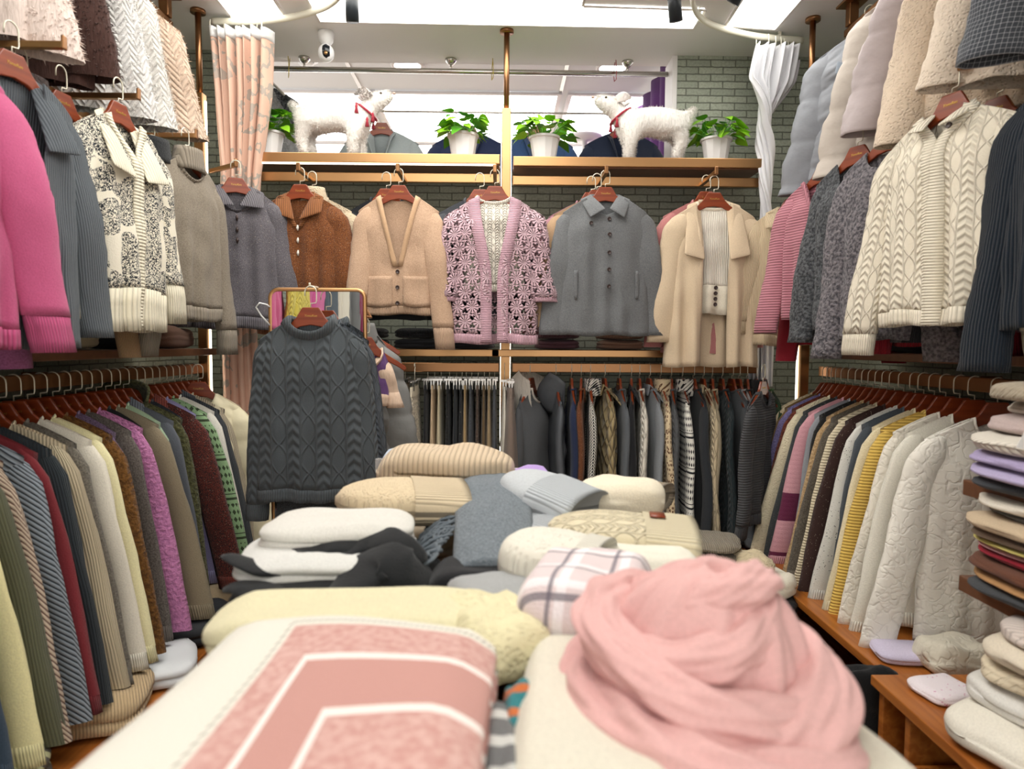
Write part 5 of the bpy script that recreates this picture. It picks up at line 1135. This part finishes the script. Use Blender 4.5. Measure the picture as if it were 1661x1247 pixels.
def drawer(r, x0, ym, xa, xb, ya, yb, za, zb, m, floorz=None):
    d = boxo('drawer', (xa-x0, ya-ym, za), (xa-x0+.018, yb-ym, zb), m, r)
    for nm, a, c in (('drawer_side', (xa+.018, ya, za), (xb, ya+.012, zb-.01)), ('drawer_side', (xa+.018, yb-.012, za), (xb, yb, zb-.01)), ('drawer_base', (xa+.018, ya+.012, za), (xb, yb-.012, za+.012))):
        boxo(nm, (a[0]-x0, a[1]-ym, a[2]), (c[0]-x0, c[1]-ym, c[2]), m, d)
    return d
drawer(r, 1.03, 1.275, .98, 1.5, .8, 1.64, .14, .36, M['teak'])
r, b = open_box('wooden_cabinet', 'low reddish wooden bench along the right wall with open front drawer', 1.12, 1.72, 1.83, 3.1, .0, .43, 'cabinet')
drawer(r, 1.12, 2.465, .985, 1.5, 1.86, 3.02, .16, .4, M['teak'])
r, b = open_box('wooden_cabinet', 'low wooden bench in the right back corner under dark coats', .86, 1.7, 3.12, 3.58, .0, .42, 'cabinet')
open_box('wooden_cabinet', 'low wooden bench along the left wall under the knitwear', -1.54, -1.02, .9, 3.1, .0, .3, 'cabinet')
open_box('wooden_cabinet', 'low wooden bench against the back wall under the rails', -.95, .8, 3.22, 3.58, .0, .3, 'cabinet')
SGp = 'small folded goods in the open drawers'
for i, (x, y, c, n, cat, z, lab) in enumerate(((1.14, 1.0, '#c9bfb0', 'rolled_socks', 'socks', .155, 'beige rolled socks nearest in the open right drawer'), (1.16, 1.22, '#b9ada0', 'rolled_socks', 'socks', .155, 'grey beige rolled socks in the middle of the open right drawer'),
        (1.1, 1.46, '#8fa6b8', 'folded_cloth', 'cloth', .155, 'blue folded cloth at the far end of open right drawer'), (1.09, 2.0, '#6d6560', 'knit_tights', 'tights', .175, 'brown grey knitted tights in the low bench drawer'),
        (1.1, 2.35, '#7a716b', 'knit_tights', 'tights', .175, 'grey knitted tights farther along the low bench drawer'), (1.1, 2.7, '#57514e', 'knit_tights', 'tights', .175, 'dark knitted tights at far end of the bench drawer'))):
    folded(n, lab, cat, (x, y, z), (.18, .2, .17), f(c, 'rib'), i*23, 30+i, SGp, folds=1, k=2.6, wob=.3)
o = folded('black_scarf', 'black cloth draped over the bench drawer corner', 'scarf', (1.06, 1.9, .27), (.2, .09, .2), f('#17181a', 'plain'), 0, 38, folds=1, k=5)
o = MB().tube([(1.07, 2.0, .43), (1.0, 1.98, .42), (.96, 1.96, .405), (.94, 1.98, .37)], .004, 6).build('grey_cord', f('#8a8478', 'plain')); o['label'] = 'thin grey brown cord hanging over the bench drawer'; o['category'] = 'cord'
# packets and cloths on the bench by the hems
folded('wrapped_packet', 'white printed packet in clear film on cabinet top', 'packet', (1.15, 1.7, .5), (.14, .13, .03), f('#f0e6ea', 'speckle', '#c8609a'), 12, 40, folds=1)
folded('lilac_packet', 'lilac flat packet on bench under the cream sweaters', 'packet', (1.22, 2.0, .458), (.16, .14, .035), f('#d8cfe6', 'plain'), -8, 41, folds=1)
for i, (x, y, c, st, s_, lab) in enumerate(((1.32, 1.92, '#d9d2c0', 'jacquard', .14, 'cream openwork folded scarf under the white blouse'), (1.4, 1.72, '#e0d8c6', 'plain', .17, 'pale beige rumpled sweater beside the clear packet'))):
    folded('folded_sweater', lab, 'sweater', (x, y, .5 if y < 1.8 else .458), (s_*1.3, s_, .09), f(c, st), i*30, 42+i, 'folded knits on the cabinet', folds=1, wob=.25)
FP = 'folded pile of pale knits on the cabinet top'
for i, (x, y, z, w_, d_, h_, c, st, rz, lab) in enumerate((
        (1.34, 1.45, .5, .34, .3, .085, '#f0eadb', 'plain', 25, 'off white sweater roll at the bottom of the cabinet pile'),
        (1.4, 1.47, .575, .32, .3, .07, '#e6e3dc', 'plain', 20, 'pale grey white sweater second from the bottom of cabinet pile'),
        (1.4, 1.45, .64, .3, .28, .055, '#e2d4b8', 'honey', 22, 'cream waffle knit in the middle of the cabinet pile'),
        (1.39, 1.44, .69, .3, .26, .055, '#e5d9c4', 'plain', 18, 'cream sweater third from the top of the cabinet pile'),
        (1.41, 1.43, .74, .28, .25, .055, '#dccfc6', 'rib', 20, 'pinkish beige ribbed sweater second from top of cabinet pile'),
        (1.42, 1.4, .79, .26, .2, .045, '#b9c6d6', 'hrib', 16, 'light blue striped sweater on top of the cabinet pile'),
        (1.2, 1.12, .5, .25, .25, .07, '#efe6da', 'plain', 30, 'cream folded knit at the near end of cabinet top'))):
    folded('folded_sweater', lab, 'sweater', (x-(.14 if i < 6 else 0), y, z), (w_, d_, h_), f(c, st), rz, 50+i, FP, folds=1, k=3.2, wob=.18, big=i < 2)

for z, lab in ((1.06, 'upper'), (.81, 'lower')):
    r = empty('wall_shelf', (1.5, 1.45, z)); tag(r, f'{lab} dark brown shelf end with folded knits at right edge', 'shelf')
    boxo('board', (-.31, -.35, -.04), (.34, .27, 0), M['shelf'], r)
ST = 'folded knits stacked on the right shelves'
def stack(x, y, z, items, nm):
    for i, (c, st, h_, dx, lab) in enumerate(items):
        folded('folded_sweater', lab, 'sweater', (x+dx, y, z), (.36, .3, h_*1.12), f(c, st), 6*math.sin(i*2+x), 60+i, ST, folds=1, k=3.4, wob=.14); z += h_
stack(1.32, 1.53, 1.06, (('#3f4247', 'plain', .028, 0, 'charcoal sweater at the bottom of the upper shelf stack'), ('#b9aed0', 'plain', .032, -.01, 'lower lilac sweater on the upper shelf'), ('#b3a6cc', 'plain', .03, -.01, 'upper lilac sweater on the upper shelf'),
      ('#ebe4d6', 'rib', .045, -.01, 'cream ribbed sweater on the upper shelf'), ('#c3b0ac', 'plain', .04, .03, 'dusty mauve sweater on the upper shelf'), ('#e4ddd0', 'plain', .035, .08, 'off white sweater near the top of the upper shelf'), ('#a89c88', 'honey', .045, .03, 'taupe chunky knit hat on top of the upper shelf stack')), 'u')
stack(1.32, 1.53, .81, (('#45474a', 'plain', .028, .0, 'charcoal sweater at the bottom of the lower shelf stack'), ('#b98c5c', 'plain', .024, .01, 'camel sweater on the lower shelf'), ('#6a4230', 'plain', .034, 0, 'chocolate brown sweater on the lower shelf'), ('#9b1c30', 'plain', .022, .02, 'crimson sweater on the lower shelf'),
      ('#d8a3a8', 'plain', .012, .02, 'thin pink sweater on the lower shelf'), ('#e0d27c', 'plain', .014, .01, 'thin yellow sweater on the lower shelf'), ('#7d6a58', 'plain', .022, 0, 'brown taupe sweater on the lower shelf'), ('#cdb799', 'plain', .032, -.015, 'beige felted sweater on the lower shelf'), ('#6a6c6c', 'plain', .018, .04, 'grey sweater on the lower shelf'), ('#e9e0d0', 'plain', .03, .01, 'cream sweater on top of the lower shelf stack')), 'l')
o = mesh('price_tag', [(-.022, -.03, .06), (.022, -.03, .06), (.022, .0, -.06), (-.022, 0, -.06)], [(0, 1, 2, 3)], M['card'], loc=(1.13, 1.42, 1.24), thick=.001, smooth=False); o.rotation_euler = (0, R(14), 0)
tag(o, 'white hang tag with grey lettering on the upper shelf stack', 'tag')
TL = bpy.data.objects.new('tag_lettering', _lm.copy()); COL.objects.link(TL); TL.data.materials[0] = M['lens']; TL.parent = o; TL.location = (.005, -.0165, .0); TL.rotation_euler = (R(90-14), R(-90), 0); TL.scale = (1.5, 1.5, 1)


# far right corner pile on the bench
CP = 'rumpled knits in the right back corner'
for i, (x, y, z, w_, d_, h_, c, st, lab, k_) in enumerate(((.84, 2.72, .585, .26, .24, .045, '#8c8272', 'rib', 'taupe folded sweater on the corner pile, upper', 3.4), (.86, 2.72, .54, .26, .24, .045, '#857b6c', 'rib', 'taupe folded sweater on the corner pile, lower', 3.4),
        (.86, 2.68, .5, .3, .24, .04, '#c8b896', 'honey', 'tan lacy knit under the taupe sweaters', 3), (.98, 2.6, .5, .12, .2, .1, '#cdbd9c', 'honey', 'rolled tan crochet knit in the corner pile', 2.6),
        (1.02, 2.58, .44, .2, .24, .1, '#ece4d2', 'plain', 'cream cloth bundle below the rolled crochet knit', 2.6), (.93, 2.62, .45, .3, .3, .06, '#e4e4e2', 'plain', 'white packet under the corner pile', 5), (.98, 2.5, .4, .3, .26, .06, '#202124', 'shell', 'black glossy bag below the cream bundle', 3))):
    folded('folded_knit' if i < 5 else 'packet', lab, 'knit' if i < 5 else 'bag', (x, y, z), (w_, d_, h_), f(c, st), i*13-20, 80+i, CP, folds=1, k=k_, wob=.2, crumple=.01)
st_ = empty('plinth', (.95, 2.62, 0)); tag(st_, 'low wooden stand carrying the rumpled corner pile', 'stand'); boxo('block', (-.16, -.15, 0), (.1, .15, .4), M['teak'], st_)
# left side low things under the rail
LP = 'packed goods under the left rail'
for i, (x, y, c, st, h_, lab) in enumerate(((-1.2, 1.15, '#6c6458', 'stripe', .1, 'brown teal and yellow striped knit stack nearest on left bench'), (-1.2, 1.5, '#5c5850', 'stripe', .12, 'olive striped folded knit on left bench'), (-1.15, 1.9, '#c7ad86', 'rib', .1, 'tan ribbed folded knit on left bench'),
        (-1.12, 2.15, '#dfe2e4', 'shell', .08, 'white shiny packet on left bench'), (-1.12, 2.45, '#2a2c30', 'shell', .1, 'black shiny packet on left bench'), (-1.12, 2.8, '#b9a484', 'plain', .1, 'tan folded cloth on left bench'))):
    folded('folded_knit', lab, 'knit', (x, y, .328), (.28, .26, h_), f(c, st, '#cfd0a0' if st == 'stripe' else None), 8*i, 90+i, LP, folds=2, wob=.2)
# folded things on the narrow shelves behind the displayed garments
DS = 'dark folded knits on the narrow wall shelf'
for i, (x, c, lab) in enumerate(((-1.05, '#caa98a', 'peach tan folded knits behind the grey purple sweater'), (-.68, '#2c2a2c', 'black folded knits behind the rust brown sweater'), (-.42, '#232428', 'black lace folded knits below the oatmeal cardigan'), (-.14, '#2a2a2e', 'near black folded knits left of the post'), (.28, '#5d3f48', 'plum folded knits right of the post'), (.6, '#8a6a58', 'brown folded knits under the grey jacket'), (.98, '#a35a58', 'dusty red folded knits behind the cream coat'))):
    for j in range(2):
        folded('folded_knit', lab + (', lower' if j == 0 else ', upper'), 'knit', (x, 3.46, 1.376+j*.052), (.22, .24, .05), f(c, 'rib' if j else 'plain'), 3*j, 110+i*2+j, DS, folds=2)
for s, lab, x in ((-1, 'left', -1.43), (1, 'right', 1.6)):
    for i, (y, c, cn) in enumerate(((1.5, '#3c3f28', 'olive green'), (1.85, '#4a3a30', 'dark brown'), (2.2, '#d2c4a4', 'pale straw'), (2.55, '#2a2c30', 'black'), (2.9, '#7a5a4a', 'reddish brown'))):
        folded('folded_knit', f'{cn} folded knits on the {lab} wall shelf', 'knit', (x, y, 1.376), (.2, .26, .09), f(c, 'plain'), 0, 130+i+s*5, f'folded knits on the {lab} wall shelf', folds=3)
